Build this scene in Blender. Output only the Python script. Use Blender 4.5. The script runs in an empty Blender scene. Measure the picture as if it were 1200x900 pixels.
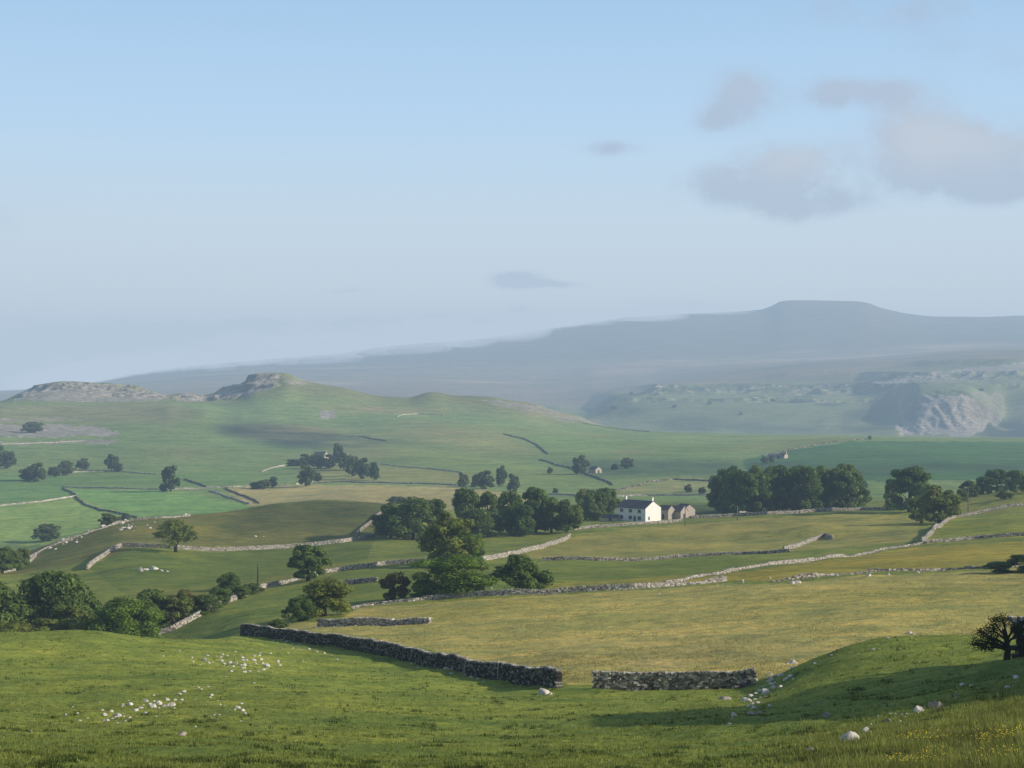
import bpy, math, random
import numpy as np
from mathutils import Vector, Matrix
random.seed(7); np.random.seed(7)
R = math.radians
sc = bpy.context.scene
col = sc.collection
F = 1962.0          # focal length in photo pixels (34 degree lens)
CZ = 120.0          # eye height above the datum
SUN_AZ, SUN_EL = 100.0, 23.0     # clockwise from the view axis / above the horizon

# ------------------------------------------------------------------ helpers
def tag(o, label=None, cat=None, group=None, kind=None):
    for k, v in (('label', label), ('category', cat), ('group', group), ('kind', kind)):
        if v: o[k] = v
    return o

def link(o, parent=None):
    col.objects.link(o)
    if parent is not None: o.parent = parent
    return o

def empty(name, loc=(0, 0, 0), rz=0.0, s=1.0):
    o = bpy.data.objects.new(name, None)
    o.empty_display_size = 0.5
    o.location = loc; o.rotation_euler = (0, 0, rz)
    o.scale = (s, s, s) if not hasattr(s, '__len__') else s
    return link(o)

def mesh_np(name, verts, faces, mat=None, smooth=False):
    """faces: (n,k) int array, all with the same corner count"""
    verts = np.asarray(verts, dtype=np.float32); faces = np.asarray(faces, dtype=np.int32)
    me = bpy.data.meshes.new(name)
    k = faces.shape[1]; n = faces.shape[0]
    me.vertices.add(len(verts)); me.vertices.foreach_set('co', verts.ravel())
    me.loops.add(n * k); me.loops.foreach_set('vertex_index', faces.ravel())
    me.polygons.add(n)
    me.polygons.foreach_set('loop_start', np.arange(0, n * k, k, dtype=np.int32))
    me.polygons.foreach_set('use_smooth', np.full(n, smooth))
    me.update(calc_edges=True)
    if mat: me.materials.append(mat)
    return me

def obj(name, me, parent=None, loc=None):
    o = bpy.data.objects.new(name, me)
    if loc is not None: o.location = loc
    return link(o, parent)

class MB:
    """collects polygons of any size, then links them as one mesh object"""
    def __init__(s): s.v = []; s.f = []
    def box(s, c, d, rot=0.0, taper=1.0):
        n = len(s.v); ca, sa = math.cos(rot), math.sin(rot)
        for z in (-.5, .5):
            t = taper if z > 0 else 1.0
            for x, y in ((-.5, -.5), (.5, -.5), (.5, .5), (-.5, .5)):
                x2, y2 = x * d[0] * t, y * d[1] * t
                s.v.append((c[0] + x2 * ca - y2 * sa, c[1] + x2 * sa + y2 * ca, c[2] + z * d[2]))
        for q in ((0, 3, 2, 1), (4, 5, 6, 7), (0, 1, 5, 4), (1, 2, 6, 5), (2, 3, 7, 6), (3, 0, 4, 7)):
            s.f.append([n + i for i in q])
    def tube(s, pts, rad, n=7):
        pts = [Vector(p) for p in pts]; rings = []
        for i, p in enumerate(pts):
            d = (pts[min(i + 1, len(pts) - 1)] - pts[max(i - 1, 0)]).normalized()
            a = d.orthogonal().normalized(); b = d.cross(a)
            base = len(s.v)
            for k in range(n):
                t = 2 * math.pi * k / n
                q = p + (a * math.cos(t) + b * math.sin(t)) * rad[i]
                s.v.append(tuple(q))
            rings.append(base)
        for a, b in zip(rings, rings[1:]):
            for k in range(n): s.f.append([a + k, a + (k + 1) % n, b + (k + 1) % n, b + k])
        s.f.append([rings[0] + k for k in range(n)][::-1]); s.f.append([rings[-1] + k for k in range(n)])
    def poly(s, pts):
        n = len(s.v); s.v += [tuple(p) for p in pts]; s.f.append(list(range(n, n + len(pts))))
    def build(s, name, mat, parent=None, smooth=False, loc=None):
        me = bpy.data.meshes.new(name); me.from_pydata(s.v, [], s.f); me.materials.append(mat)
        if smooth: me.polygons.foreach_set('use_smooth', [True] * len(me.polygons))
        me.update()
        return obj(name, me, parent, loc)

def hsh(ix, iy, seed):
    h = (ix.astype(np.int64) * 374761393 + iy.astype(np.int64) * 668265263 + seed * 1274126177) & 0xffffffff
    h = ((h ^ (h >> 13)) * 1274126177) & 0xffffffff
    h = h ^ (h >> 16)
    return (h & 0xffff) / 32767.5 - 1.0
def vnoise(x, y, seed=0):
    x = np.asarray(x, float); y = np.asarray(y, float)
    ix = np.floor(x); iy = np.floor(y); fx = x - ix; fy = y - iy
    fx = fx * fx * fx * (fx * (fx * 6 - 15) + 10); fy = fy * fy * fy * (fy * (fy * 6 - 15) + 10)
    a = hsh(ix, iy, seed); b = hsh(ix + 1, iy, seed); c = hsh(ix, iy + 1, seed); d = hsh(ix + 1, iy + 1, seed)
    return (a * (1 - fx) + b * fx) * (1 - fy) + (c * (1 - fx) + d * fx) * fy
def fbm(x, y, seed=0, oct=4):
    s = 0; a = 1.0; t = 0
    for i in range(oct):
        s = s + a * vnoise(x + 17.3 * i, y - 9.1 * i, seed + i); t += a; a *= .5; x = x * 2.03; y = y * 2.03
    return s / t

def slopes(x, y):
    """monotone cubic slopes along axis 0; x, y (K,M)"""
    h = np.diff(x, axis=0); d = np.diff(y, axis=0) / h
    m = np.zeros_like(y)
    w1 = 2 * h[1:] + h[:-1]; w2 = h[1:] + 2 * h[:-1]
    same = (d[:-1] * d[1:]) > 0
    with np.errstate(divide='ignore', invalid='ignore'):
        hm = (w1 + w2) / (w1 / d[:-1] + w2 / d[1:])
    m[1:-1] = np.where(same, hm, 0.0)
    m[0] = d[0]; m[-1] = d[-1]
    return m
def pchip(x, y, xq):
    """x,y (K,M), xq (N,M) -> (N,M)"""
    m = slopes(x, y); out = np.empty_like(xq)
    K = x.shape[0]
    i = np.zeros(xq.shape, int)
    for k in range(1, K - 1): i += xq >= x[k][None, :]
    j = np.arange(x.shape[1])[None, :].repeat(xq.shape[0], 0)
    x0 = x[i, j]; x1 = x[i + 1, j]; h = x1 - x0; t = np.clip((xq - x0) / h, 0, 1)
    y0 = y[i, j]; y1 = y[i + 1, j]; m0 = m[i, j]; m1 = m[i + 1, j]
    return ((2*t**3 - 3*t**2 + 1) * y0 + (t**3 - 2*t**2 + t) * h * m0 + (-2*t**3 + 3*t**2) * y1 + (t**3 - t**2) * h * m1)
def pchip1(xs, ys, q):
    xs = np.array(xs, float)[:, None]; ys = np.array(ys, float)[:, None]
    return pchip(xs, ys, np.clip(np.asarray(q, float), xs[0, 0], xs[-1, 0])[:, None])[:, 0]

# ------------------------------------------------------------------ the land, as a survey
# each row is one ridge, dip or field edge that runs across the view: (bearing, apparent level, distance in metres)
ROWS = [
 [(-300, 1640, 3), (1700, 1640, 3)],
 [(-300, 1000, 24), (600, 1010, 24), (1200, 1005, 24), (1700, 980, 24)],
 [(-300, 910, 45), (0, 915, 45), (600, 925, 45), (900, 918, 44), (1050, 908, 43), (1200, 893, 42), (1350, 870, 42), (1700, 840, 42)],
 [(-300, 855, 72), (0, 862, 72), (300, 868, 72), (600, 878, 70), (850, 872, 67), (1000, 862, 66), (1200, 838, 62), (1400, 800, 62), (1700, 740, 62)],
 [(-300, 790, 118), (0, 795, 118), (300, 805, 112), (500, 828, 104), (700, 842, 96), (850, 836, 92), (1000, 815, 90), (1200, 790, 88), (1290, 782, 88), (1700, 750, 88)],
 [(-300, 752, 170), (0, 745, 172), (100, 740, 178), (200, 751, 180), (283, 747, 214), (340, 752, 203), (400, 760, 188), (500, 780, 158), (600, 803, 134), (655, 808, 123), (700, 811, 118), (880, 806, 117), (910, 795, 117), (960, 771, 119), (1040, 746, 123), (1120, 742, 124), (1200, 741, 124), (1400, 738, 124), (1700, 730, 124)],
 [(-300, 795, 215), (0, 785, 215), (100, 782, 215), (200, 780, 220), (283, 750, 232), (340, 742, 225), (400, 742, 215), (500, 762, 180), (600, 789, 151), (655, 796, 138), (700, 799, 132), (880, 795, 133), (960, 786, 138), (1040, 772, 146), (1200, 757, 152), (1700, 745, 155)],
 [(-300, 780, 262), (0, 776, 262), (100, 775, 262), (200, 765, 262), (300, 736, 258), (400, 727, 250), (500, 733, 225), (600, 745, 200), (700, 748, 188), (900, 738, 185), (1000, 728, 190), (1200, 712, 205), (1700, 660, 210)],
 [(-300, 752, 310), (0, 750, 310), (100, 747, 305), (180, 744, 300), (240, 728, 300), (300, 718, 298), (400, 713, 290), (500, 703, 286), (600, 697, 286), (700, 692, 288), (800, 686, 290), (900, 678, 292), (1000, 673, 294), (1100, 669, 296), (1200, 664, 298), (1700, 640, 300)],
 [(-300, 700, 350), (0, 718, 350), (150, 706, 355), (300, 690, 365), (400, 671, 385), (500, 660, 400), (600, 656, 410), (700, 655, 415), (800, 651, 420), (950, 644, 425), (1080, 634, 425), (1200, 629, 420), (1700, 610, 420)],
 [(-300, 665, 480), (0, 672, 480), (60, 662, 480), (160, 641, 495), (260, 646, 500), (340, 642, 510), (440, 629, 530), (550, 626, 555), (700, 613, 590), (800, 609, 600), (900, 604, 610), (1020, 600, 610), (1120, 604, 560), (1200, 592, 560), (1700, 580, 560)],
 [(-300, 668, 560), (0, 664, 560), (30, 650, 575), (60, 637, 590), (110, 620, 600), (150, 609, 612), (220, 604, 625), (280, 599, 640), (300, 592, 650), (340, 587, 655), (400, 586, 655), (440, 588, 655), (480, 595, 655), (560, 604, 660), (700, 603, 665), (830, 598, 665), (1010, 592, 670), (1070, 585, 680), (1200, 574, 700), (1700, 560, 700)],
 [(-300, 655, 760), (0, 650, 760), (100, 636, 770), (200, 626, 780), (300, 614, 790), (400, 604, 800), (500, 598, 800), (600, 592, 800), (800, 588, 800), (1000, 584, 810), (1200, 582, 830), (1700, 575, 830)],
 [(-300, 600, 960), (0, 598, 960), (150, 590, 970), (300, 586, 980), (450, 578, 980), (600, 575, 980), (800, 575, 960), (900, 570, 960), (1050, 566, 960), (1200, 566, 980), (1700, 560, 980)],
 [(-300, 556, 1250), (0, 557, 1250), (200, 555, 1260), (400, 550, 1280), (600, 549, 1280), (800, 553, 1200), (1000, 545, 1200), (1200, 543, 1250), (1700, 540, 1250)],
 [(-300, 512, 1650), (0, 512, 1650), (200, 511, 1680), (400, 519, 1650), (500, 517, 1650), (600, 520, 1620), (750, 526, 1550), (900, 525, 1550), (1000, 514, 1700), (1100, 514, 1750), (1200, 518, 1700), (1700, 520, 1700)],
 [(-300, 478, 2150), (0, 474, 2150), (100, 472, 2180), (200, 471, 2200), (260, 473, 2200), (300, 474, 2150), (350, 480, 2100), (400, 488, 2050), (500, 486, 2100), (600, 492, 2050), (700, 503, 2050), (800, 508, 2100), (900, 510, 2150), (1200, 514, 2200), (1700, 514, 2200)],
 [(-300, 480, 2500), (-80, 474, 2500), (0, 470, 2500), (18, 463, 2500), (30, 456, 2500), (50, 449, 2500), (80, 445, 2500), (105, 447, 2500), (130, 450, 2480), (160, 452, 2480), (180, 457, 2460), (198, 463, 2460), (215, 460, 2460), (240, 463, 2450), (258, 455, 2450), (282, 448, 2430), (292, 439, 2420), (302, 435, 2420), (332, 436, 2400), (355, 445, 2400), (400, 455, 2380), (450, 466, 2380), (478, 467, 2380), (505, 461, 2400), (530, 465, 2400), (600, 469, 2400), (640, 477, 2380), (680, 488, 2360), (700, 496, 2360), (750, 505, 2360), (800, 509, 2360), (1200, 514, 2400), (1700, 514, 2400)],
 [(-300, 500, 3000), (0, 490, 3000), (300, 482, 3000), (450, 486, 3000), (700, 512, 3000), (1000, 516, 2900), (1200, 518, 2800), (1700, 518, 2800)],
 [(-300, 495, 3500), (0, 486, 3500), (300, 478, 3500), (500, 484, 3500), (650, 500, 3500), (700, 500, 3500), (800, 503, 3400), (1000, 507, 3300), (1050, 503, 3250), (1060, 508, 3200), (1200, 513, 3100), (1700, 513, 3100)],
 [(-300, 490, 3900), (0, 480, 3900), (300, 470, 3900), (500, 474, 3900), (620, 482, 3900), (680, 484, 3850), (720, 474, 3800), (800, 470, 3800), (950, 474, 3750), (1050, 475, 3700), (1080, 464, 3480), (1130, 462, 3440), (1160, 478, 3500), (1180, 484, 3600), (1200, 480, 3600), (1300, 460, 3600), (1700, 460, 3600)],
 [(-300, 482, 4400), (0, 474, 4400), (300, 465, 4400), (500, 468, 4400), (640, 476, 4400), (690, 480, 4350), (705, 471, 4300), (722, 462, 4300), (745, 457, 4300), (775, 451, 4300), (850, 453, 4300), (900, 452, 4300), (1000, 451, 4250), (1035, 442, 4200), (1060, 440, 4150), (1120, 442, 4000), (1200, 446, 3900), (1700, 440, 3900)],
 [(-300, 475, 5100), (0, 468, 5100), (300, 456, 5100), (500, 458, 5100), (640, 463, 5100), (750, 452, 5100), (850, 441, 5100), (950, 432, 5000), (1050, 427, 4900), (1120, 419, 4800), (1200, 414, 4800), (1700, 405, 4800)],
 [(-300, 466, 6800), (0, 459, 6800), (60, 455, 6800), (130, 448, 6800), (250, 438, 6800), (400, 432, 6800), (600, 430, 6800), (750, 424, 6800), (950, 416, 6800), (1200, 405, 6800), (1700, 400, 6800)],
 [(-300, 464, 9300), (0, 458, 9300), (60, 455, 9300), (100, 449, 9300), (150, 440, 9300), (250, 427, 9300), (330, 420, 9300), (400, 414, 9300), (470, 405, 9300), (550, 398, 9300), (650, 384, 9300), (745, 371, 9300), (800, 368, 9300), (850, 366, 9300), (890, 363, 9300), (905, 358, 9300), (915, 353, 9300), (930, 351, 9300), (1000, 352, 9300), (1015, 354, 9300), (1030, 359, 9300), (1050, 364, 9300), (1100, 371, 9300), (1150, 372, 9300), (1200, 370, 9300), (1350, 378, 9300), (1700, 410, 9300)],
 [(-300, 470, 12500), (600, 470, 12500), (1700, 470, 12500)],
 [(-300, 456, 40000), (600, 456, 40000), (1700, 456, 40000)],
]
PX = np.arange(-280.0, 1660.0, 1.7)          # dense columns, by bearing
TH0, TH1 = math.atan((PX[0] - 600) / F), math.atan((PX[-1] - 600) / F)
d_log = np.exp(np.linspace(math.log(1.6), math.log(13500), 1000))
D = np.unique(np.concatenate([d_log, np.linspace(70, 330, 330), np.linspace(2150, 2620, 150), np.linspace(3100, 4500, 170), [18000, 27000, 40000]]))
rowD = np.array([pchip1([a[0] for a in r], [a[2] for a in r], PX) for r in ROWS])
rowT = np.array([(450.0 - pchip1([a[0] for a in r], [a[1] for a in r], PX)) / F for r in ROWS])
T = pchip(np.log(rowD), rowT, np.log(np.clip(D, 3.0, 40000))[:, None].repeat(len(PX), 1))
Z = D[:, None] * T
def smooth_cols(A, n):
    for _ in range(2):
        c = np.cumsum(np.hstack([np.zeros((A.shape[0], 1)), A]), 1); N = A.shape[1]
        a = np.clip(np.arange(N) - n, 0, N); b = np.clip(np.arange(N) + n + 1, 0, N)
        A = (c[:, b] - c[:, a]) / (b - a)
    return A
kS = D < 700; Z[kS] = smooth_cols(Z[kS], 11)
kS = (D >= 700) & (D < 1900); Z[kS] = smooth_cols(Z[kS], 7)
Z[D < 3.2] = -1.78
Xg = D[:, None] * ((PX - 600) / F)[None, :]; Yg = D[:, None].repeat(len(PX), 1)
def sstep(a, b, x):
    t = np.clip((x - a) / (b - a), 0, 1); return t * t * (3 - 2 * t)
Dn = D[:, None]
Pn = PX[None, :].repeat(len(D), 0)
# a steep grassy knoll, unseen beyond the right edge, shaped to throw the long shadow
Z += 12.6 * np.exp(-.5 * ((Xg - 46) / 8.0) ** 2 - .5 * ((Yg - 83) / np.where(Yg < 83, 13, 9.5)) ** 4)
for bx, bd, bh, sx, sy in ((955, 492, 2.2, 9, 7), (1030, 505, 1.3, 14, 8), (905, 500, 1.2, 12, 8), (960, 560, 1.2, 20, 10), (745, 520, 1.0, 14, 8), (1120, 470, 1.2, 10, 8), (250, 430, 1.3, 16, 12), (200, 560, 1.4, 14, 10), (820, 375, .8, 16, 9)):
    Z += bh * np.exp(-.5 * ((Xg - bd * (bx - 600) / F) / sx) ** 2 - .5 * ((Yg - bd) / sy) ** 2)
# unevenness of real ground
Z += .20 * fbm(Xg / 6.5, Yg / 6.5, 2, 3) * sstep(20, 50, Dn) * (1 - sstep(250, 400, Dn))
Z += .13 * fbm(Xg / 2.2, Yg / 2.2, 1, 3) * sstep(10, 40, Dn) * (1 - sstep(250, 400, Dn))
Z += (.35 + .35 * sstep(180, 400, Dn)) * fbm(Xg / 18, Yg / 24, 5, 3) * sstep(20, 60, Dn) * (1 - sstep(900, 1500, Dn))
Z += .9 * fbm(Xg / 60, Yg / 60, 9, 4) * sstep(220, 500, Dn)
Z += 3.2 * fbm(Xg / 170, Yg / 170, 13, 4) * sstep(900, 2000, Dn) * (1 - .6 * sstep(3000, 9000, Dn))
Z += 8. * fbm(Xg / 420, Yg / 420, 17, 5) * sstep(2900, 5000, Dn)
# crags on the limestone ridge, the far scars and the quarry face
def ridged(x, y, s): return 1 - np.abs(fbm(x, y, s, 4)) * 2
crag = sstep(2230, 2330, Dn) * (1 - sstep(2480, 2560, Dn)) * (sstep(10, 40, Pn) * (1 - sstep(318, 345, Pn)) + .5 * sstep(575, 600, Pn) * (1 - sstep(660, 700, Pn)))
Z += crag * (ridged(Xg / 26, Yg / 30, 21) * 5 - 3.5)
quarry = sstep(3180, 3250, Dn) * (1 - sstep(3480, 3560, Dn)) * sstep(1045, 1065, Pn) * (1 - sstep(1140, 1170, Pn))
Z += quarry * (ridged(Xg / 22, Yg / 90, 25) * 4.5 - 2)
scar = sstep(3750, 3850, Dn) * (1 - sstep(4300, 4400, Dn)) * sstep(705, 740, Pn)
Z += scar * (ridged(Xg / 80, Yg / 50, 27) * 8 - 6)
# terraces: short limestone cliffs with grass benches between them
def terrace(h, k, m, sd):
    global Z
    q = (Z + 6 * fbm(Xg / 150, Yg / 150, sd, 3)) / h; f = q - np.floor(q)
    Z = Z + (f ** k - f) * h * m
tm = sstep(3750, 3900, Dn) * (1 - sstep(4700, 5200, Dn)) * sstep(700, 760, Pn)
terrace(34., 4.0, tm * .8, 51)
terrace(9., 3.0, sstep(1500, 1650, Dn) * (1 - sstep(2150, 2250, Dn)) * (1 - sstep(90, 170, Pn)) * .7, 52)
terrace(16., 3.5, crag * .75, 53)
Z += CZ

def cell(px, d):
    c = (px - PX[0]) / 1.7; c = min(max(c, 0), len(PX) - 1.001)
    i = int(np.searchsorted(D, d)) - 1; i = min(max(i, 0), len(D) - 2)
    f = (d - D[i]) / (D[i + 1] - D[i]); j = int(c); g = c - j
    return (Z[i, j] * (1 - g) + Z[i, j + 1] * g) * (1 - f) + (Z[i + 1, j] * (1 - g) + Z[i + 1, j + 1] * g) * f
def cells(px, d):
    c = np.clip((px - PX[0]) / 1.7, 0, len(PX) - 1.001); i = np.clip(np.searchsorted(D, d) - 1, 0, len(D) - 2)
    f = (d - D[i]) / (D[i + 1] - D[i]); j = c.astype(int); g = c - j
    return (Z[i, j] * (1 - g) + Z[i, j + 1] * g) * (1 - f) + (Z[i + 1, j] * (1 - g) + Z[i + 1, j + 1] * g) * f
def gz(x, y): return float(cell(600 + F * x / max(y, 1e-3), y))
def spot(px, d):
    x = d * (px - 600) / F
    return Vector((x, d, float(cell(px, d))))
def at(px, py, dmin=20.0, dmax=13000.0):
    """the first ground met by the sight line on this bearing and level, beyond dmin"""
    j = min(max(int(round((px - PX[0]) / 1.7)), 0), len(PX) - 1)
    t = (450.0 - py) / F
    pt = (Z[:, j] - CZ) / D
    ok = (D >= dmin) & (D <= dmax)
    idx = np.nonzero(ok & (pt >= t))[0]
    if len(idx) == 0:
        i = np.nonzero(ok)[0][np.argmax(pt[ok])]
        return spot(px, D[i])
    i = idx[0]
    if i > 0 and pt[i - 1] < t and D[i - 1] >= dmin:
        f = (t - pt[i - 1]) / (pt[i] - pt[i - 1]); return spot(px, D[i - 1] + f * (D[i] - D[i - 1]))
    return spot(px, D[i])

# ------------------------------------------------------------------ land cover: base colour of each field, with some shade painted in
alb = np.zeros(Z.shape + (3,)); alb[:] = (.130, .176, .034)
rock = np.zeros(Z.shape)
dzy = np.gradient(Z, axis=0) / np.gradient(D)[:, None]; dzx = np.gradient(Z, axis=1) / (1.7 * Dn / F)
SL = np.sqrt(dzy ** 2 + np.clip(dzx, -3, 3) ** 2)
def mixc(mask, c):
    global alb
    m = mask[..., None]; alb = alb * (1 - m) + np.array(c) * m
w1 = fbm(Xg / 9, Yg / 9, 31, 3)
mixc(sstep(210, 250, Dn + 0 * Z), (.135, .175, .038))
mixc(sstep(700, 850, Dn + 0 * Z), (.12, .19, .065))
mixc(sstep(2150, 2300, Dn + 0 * Z), (.13, .16, .065))
mixc(sstep(3000, 3300, Dn + 0 * Z), (.105, .145, .06))
mixc(sstep(4300, 4800, Dn + 0 * Z), (.13, .125, .075))
mixc(sstep(6500, 7500, Dn + 0 * Z), (.075, .08, .055))
PyG = 450 - F * (Z - CZ) / Dn
JN = {}
W30 = fbm(Xg / 30, Yg / 30, 41, 2)
def inside(poly, jit=1.2, scale=12.0):
    if scale not in JN: JN[scale] = (vnoise(Pn / scale, PyG / scale, 77), vnoise(Pn / scale, PyG / scale, 78))
    x = Pn + jit * JN[scale][0]; y = PyG + jit * .6 * JN[scale][1]
    m = np.zeros(Z.shape, bool); n = len(poly)
    for i in range(n):
        x0, y0 = poly[i]; x1, y1 = poly[(i + 1) % n]
        if y0 == y1: continue
        c = ((y0 > y) != (y1 > y)) & (x < (x1 - x0) * (y - y0) / (y1 - y0) + x0)
        m ^= c
    return m
def blur(m, nx, ny):
    for ax, n in ((1, nx), (0, ny)):
        for _ in range(2):
            c = np.cumsum(np.concatenate([np.zeros_like(m.take([0], ax)), m], ax), axis=ax); N = m.shape[ax]
            a = np.clip(np.arange(N) - n, 0, N); b = np.clip(np.arange(N) + n + 1, 0, N)
            m = (c.take(b, ax) - c.take(a, ax)) / (b - a).reshape((-1, 1) if ax == 0 else (1, -1))
    return m
def field(poly, c, d0, d1, k=1.0, jit=1.2):
    m = (inside(poly, jit) & (Dn >= d0) & (Dn <= d1)).astype(float) * k
    if k < 1: m = blur(m, 4, 2) if d1 < 800 else blur(m, 5, 3)
    mixc(m, c)
def rocky(poly, d0, d1, k, jit=3.0):
    global rock
    m = inside(poly, jit, 6.0) & (Dn >= d0) & (Dn <= d1)
    rock = np.where(m, np.maximum(rock, k), rock)
# near and middle fields
field([(395, 728), (420, 713), (600, 700), (740, 692), (850, 685), (930, 683), (1010, 674), (1110, 671), (1650, 640), (1650, 790), (1040, 790), (960, 805), (885, 815), (690, 812), (660, 800), (600, 787), (500, 760), (400, 747), (300, 745), (330, 730)], (.248, .243, .075), 124, 300)
for (cx, cd, rx, rd, k, c) in [(820, 160, 220, 24, .6, (.31, .262, .105)), (620, 165, 90, 12, .35, (.28, .235, .07)), (1050, 235, 160, 20, .3, (.20, .20, .035)), (560, 250, 120, 20, .45, (.20, .20, .035)), (720, 215, 60, 14, .3, (.18, .19, .04))]:
    g = np.exp(-((Pn - cx) / rx) ** 2 - ((Dn - cd) / rd) ** 2) * k * (Dn > 126) * (1 + .6 * w1) * (alb[..., 0] > .19)
    mixc(np.clip(g, 0, 1), c)
field([(740, 689), (860, 672), (1080, 641), (1650, 610), (1650, 640), (1200, 661), (1100, 666), (1010, 669), (930, 679), (850, 681)], (.215, .205, .038), 280, 440)
field([(560, 697), (600, 668), (690, 657), (930, 650), (880, 665), (740, 686), (660, 692)], (.125, .17, .034), 280, 440)
field([(560, 697), (640, 690), (740, 686), (860, 671), (870, 667), (740, 678), (640, 684)], (.20, .20, .04), 280, 440)
field([(600, 655), (668, 630), (730, 620), (830, 612), (1000, 602), (1075, 604), (1075, 634), (1000, 640), (930, 646), (690, 655)], (.205, .21, .058), 400, 640)
field([(690, 632), (730, 624), (800, 622), (830, 628), (760, 636)], (.13, .16, .04), 400, 640, .8, 4)
field([(1000, 626), (880, 640), (840, 634), (930, 620), (1060, 612), (1075, 620)], (.15, .18, .045), 400, 640, .6, 4)
field([(1075, 634), (1120, 606), (1650, 590), (1650, 610), (1200, 628)], (.155, .195, .034), 400, 600)
field([(1120, 603), (1060, 596), (1200, 572), (1650, 555), (1650, 595)], (.17, .19, .04), 540, 720)
field([(150, 700), (105, 665), (145, 643), (260, 648), (440, 630), (430, 655), (300, 690)], (.098, .142, .03), 340, 540)
field([(150, 706), (140, 698), (300, 682), (420, 655), (400, 668), (300, 690)], (.17, .18, .04), 340, 420, .8, 3)
field([(-200, 660), (60, 637), (150, 609), (280, 598), (440, 586), (480, 600), (440, 628), (340, 641), (160, 640), (105, 665), (0, 690)], (.11, .125, .035), 470, 700)
field([(240, 628), (300, 590), (440, 584), (470, 600), (440, 612), (340, 618)], (.06, .078, .028), 500, 700, .85, 5)  # shade lying on the hill, painted as darker ground colour
field([(200, 745), (260, 712), (400, 672), (520, 660), (600, 660), (560, 690), (440, 704), (330, 730)], (.115, .16, .033), 280, 440)
field([(775, 606), (780, 590), (840, 585), (1010, 588), (1012, 598), (860, 604)], (.05, .075, .03), 590, 760, .85, 3)  # dark green field with tree and hedge shadows painted in
# the valley
field([(-200, 622), (-200, 588), (45, 590), (88, 583), (158, 607), (60, 640)], (.17, .27, .075), 700, 1150)
field([(88, 582), (75, 573), (200, 575), (290, 592), (300, 600), (158, 607)], (.125, .245, .07), 700, 1150)
field([(-200, 588), (-200, 560), (75, 556), (75, 573), (88, 581), (40, 588)], (.10, .195, .06), 900, 1300)
field([(77, 556), (180, 557), (290, 552), (290, 569), (75, 571)], (.105, .19, .06), 900, 1300)
field([(290, 592), (262, 572), (350, 568), (530, 570), (600, 577), (640, 582), (560, 600)], (.26, .25, .10), 760, 1200)
field([(350, 566), (350, 548), (445, 545), (540, 554), (620, 566), (530, 567)], (.17, .20, .07), 1000, 1400)
field([(240, 500), (290, 496), (350, 500), (400, 508), (450, 520), (440, 527), (330, 526), (270, 512)], (.02, .042, .035), 1500, 2050, .96, 3)  # cloud shadow on the hillside, painted into the ground colour
field([(400, 511), (450, 514), (500, 519), (540, 528), (430, 523)], (.06, .09, .05), 1400, 1900, .7, 2)
field([(430, 526), (520, 524), (620, 545), (700, 562), (600, 565), (540, 552)], (.15, .215, .065), 1100, 1700, .8)
field([(470, 510), (590, 508), (650, 535), (560, 530)], (.19, .20, .08), 1300, 1900, .6, 3)
field([(590, 505), (740, 518), (860, 522), (860, 536), (640, 533)], (.12, .20, .06), 1300, 1900, .8)
field([(640, 541), (700, 537), (860, 541), (860, 556), (720, 558), (690, 556)], (.05, .095, .045), 1050, 1500, .9)  # strip of shade, painted as dark green ground
field([(700, 578), (740, 568), (800, 560), (900, 562), (900, 574), (760, 580)], (.21, .22, .09), 850, 1200, .7)
field([(870, 540), (900, 532), (1000, 517), (1650, 520), (1650, 562), (1100, 562), (880, 568)], (.052, .125, .045), 900, 1740)
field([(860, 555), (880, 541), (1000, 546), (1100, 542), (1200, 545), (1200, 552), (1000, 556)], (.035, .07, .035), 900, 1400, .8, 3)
field([(820, 530), (900, 514), (1000, 509), (1000, 514), (900, 530)], (.14, .19, .065), 1300, 2300)
for k in range(26):      # smaller patches of rough grazing on the hillside
    cx, cd = random.uniform(-50, 900), random.uniform(1350, 2250)
    g = np.exp(-((Pn - cx) / random.uniform(20, 80)) ** 2 - ((Dn - cd) / random.uniform(25, 90)) ** 2) * random.uniform(.3, .7)
    mixc(np.clip(g * (1 + .8 * W30), 0, 1), random.choice([(.20, .19, .095), (.17, .17, .08), (.09, .17, .055), (.16, .20, .07)]))
field([(-200, 500), (-200, 478), (200, 472), (240, 486), (200, 496), (80, 496)], (.15, .165, .08), 1700, 2300, .8, 3)
# limestone pavements, crags, scars
rocky([(-100, 498), (60, 497), (110, 499), (138, 506), (140, 511), (60, 513), (-100, 512)], 1500, 2000, .9)
rocky([(-100, 518), (60, 517), (100, 514), (138, 515), (138, 520), (40, 522), (-100, 523)], 1400, 2000, .75)
rocky([(-100, 492), (60, 488), (110, 490), (70, 494), (-100, 496)], 1500, 2100, .75)
rocky([(14, 470), (30, 452), (80, 446), (170, 456), (200, 462), (190, 470), (100, 472)], 2200, 2520, .85)
rocky([(205, 470), (215, 460), (250, 460), (285, 446), (305, 434), (330, 438), (318, 455), (280, 466), (240, 470)], 2200, 2520, .95)
rocky([(330, 437), (370, 448), (352, 452), (325, 446)], 2200, 2450, .7)
rocky([(560, 468), (640, 474), (700, 494), (740, 502), (660, 494), (600, 480)], 2100, 2450, .75)
rocky([(370, 482), (392, 481), (396, 490), (378, 491)], 1800, 2300, .9)
rocky([(1050, 505), (1062, 480), (1085, 464), (1130, 463), (1150, 476), (1165, 492), (1140, 512), (1060, 508)], 3050, 3560, .9, 5)
rocky([(1060, 446), (1090, 438), (1200, 432), (1500, 432), (1500, 452), (1150, 450), (1090, 452)], 3500, 4700, .65, 5)
rocky([(760, 452), (776, 449), (800, 452), (780, 455)], 4000, 4500, .8)
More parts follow.
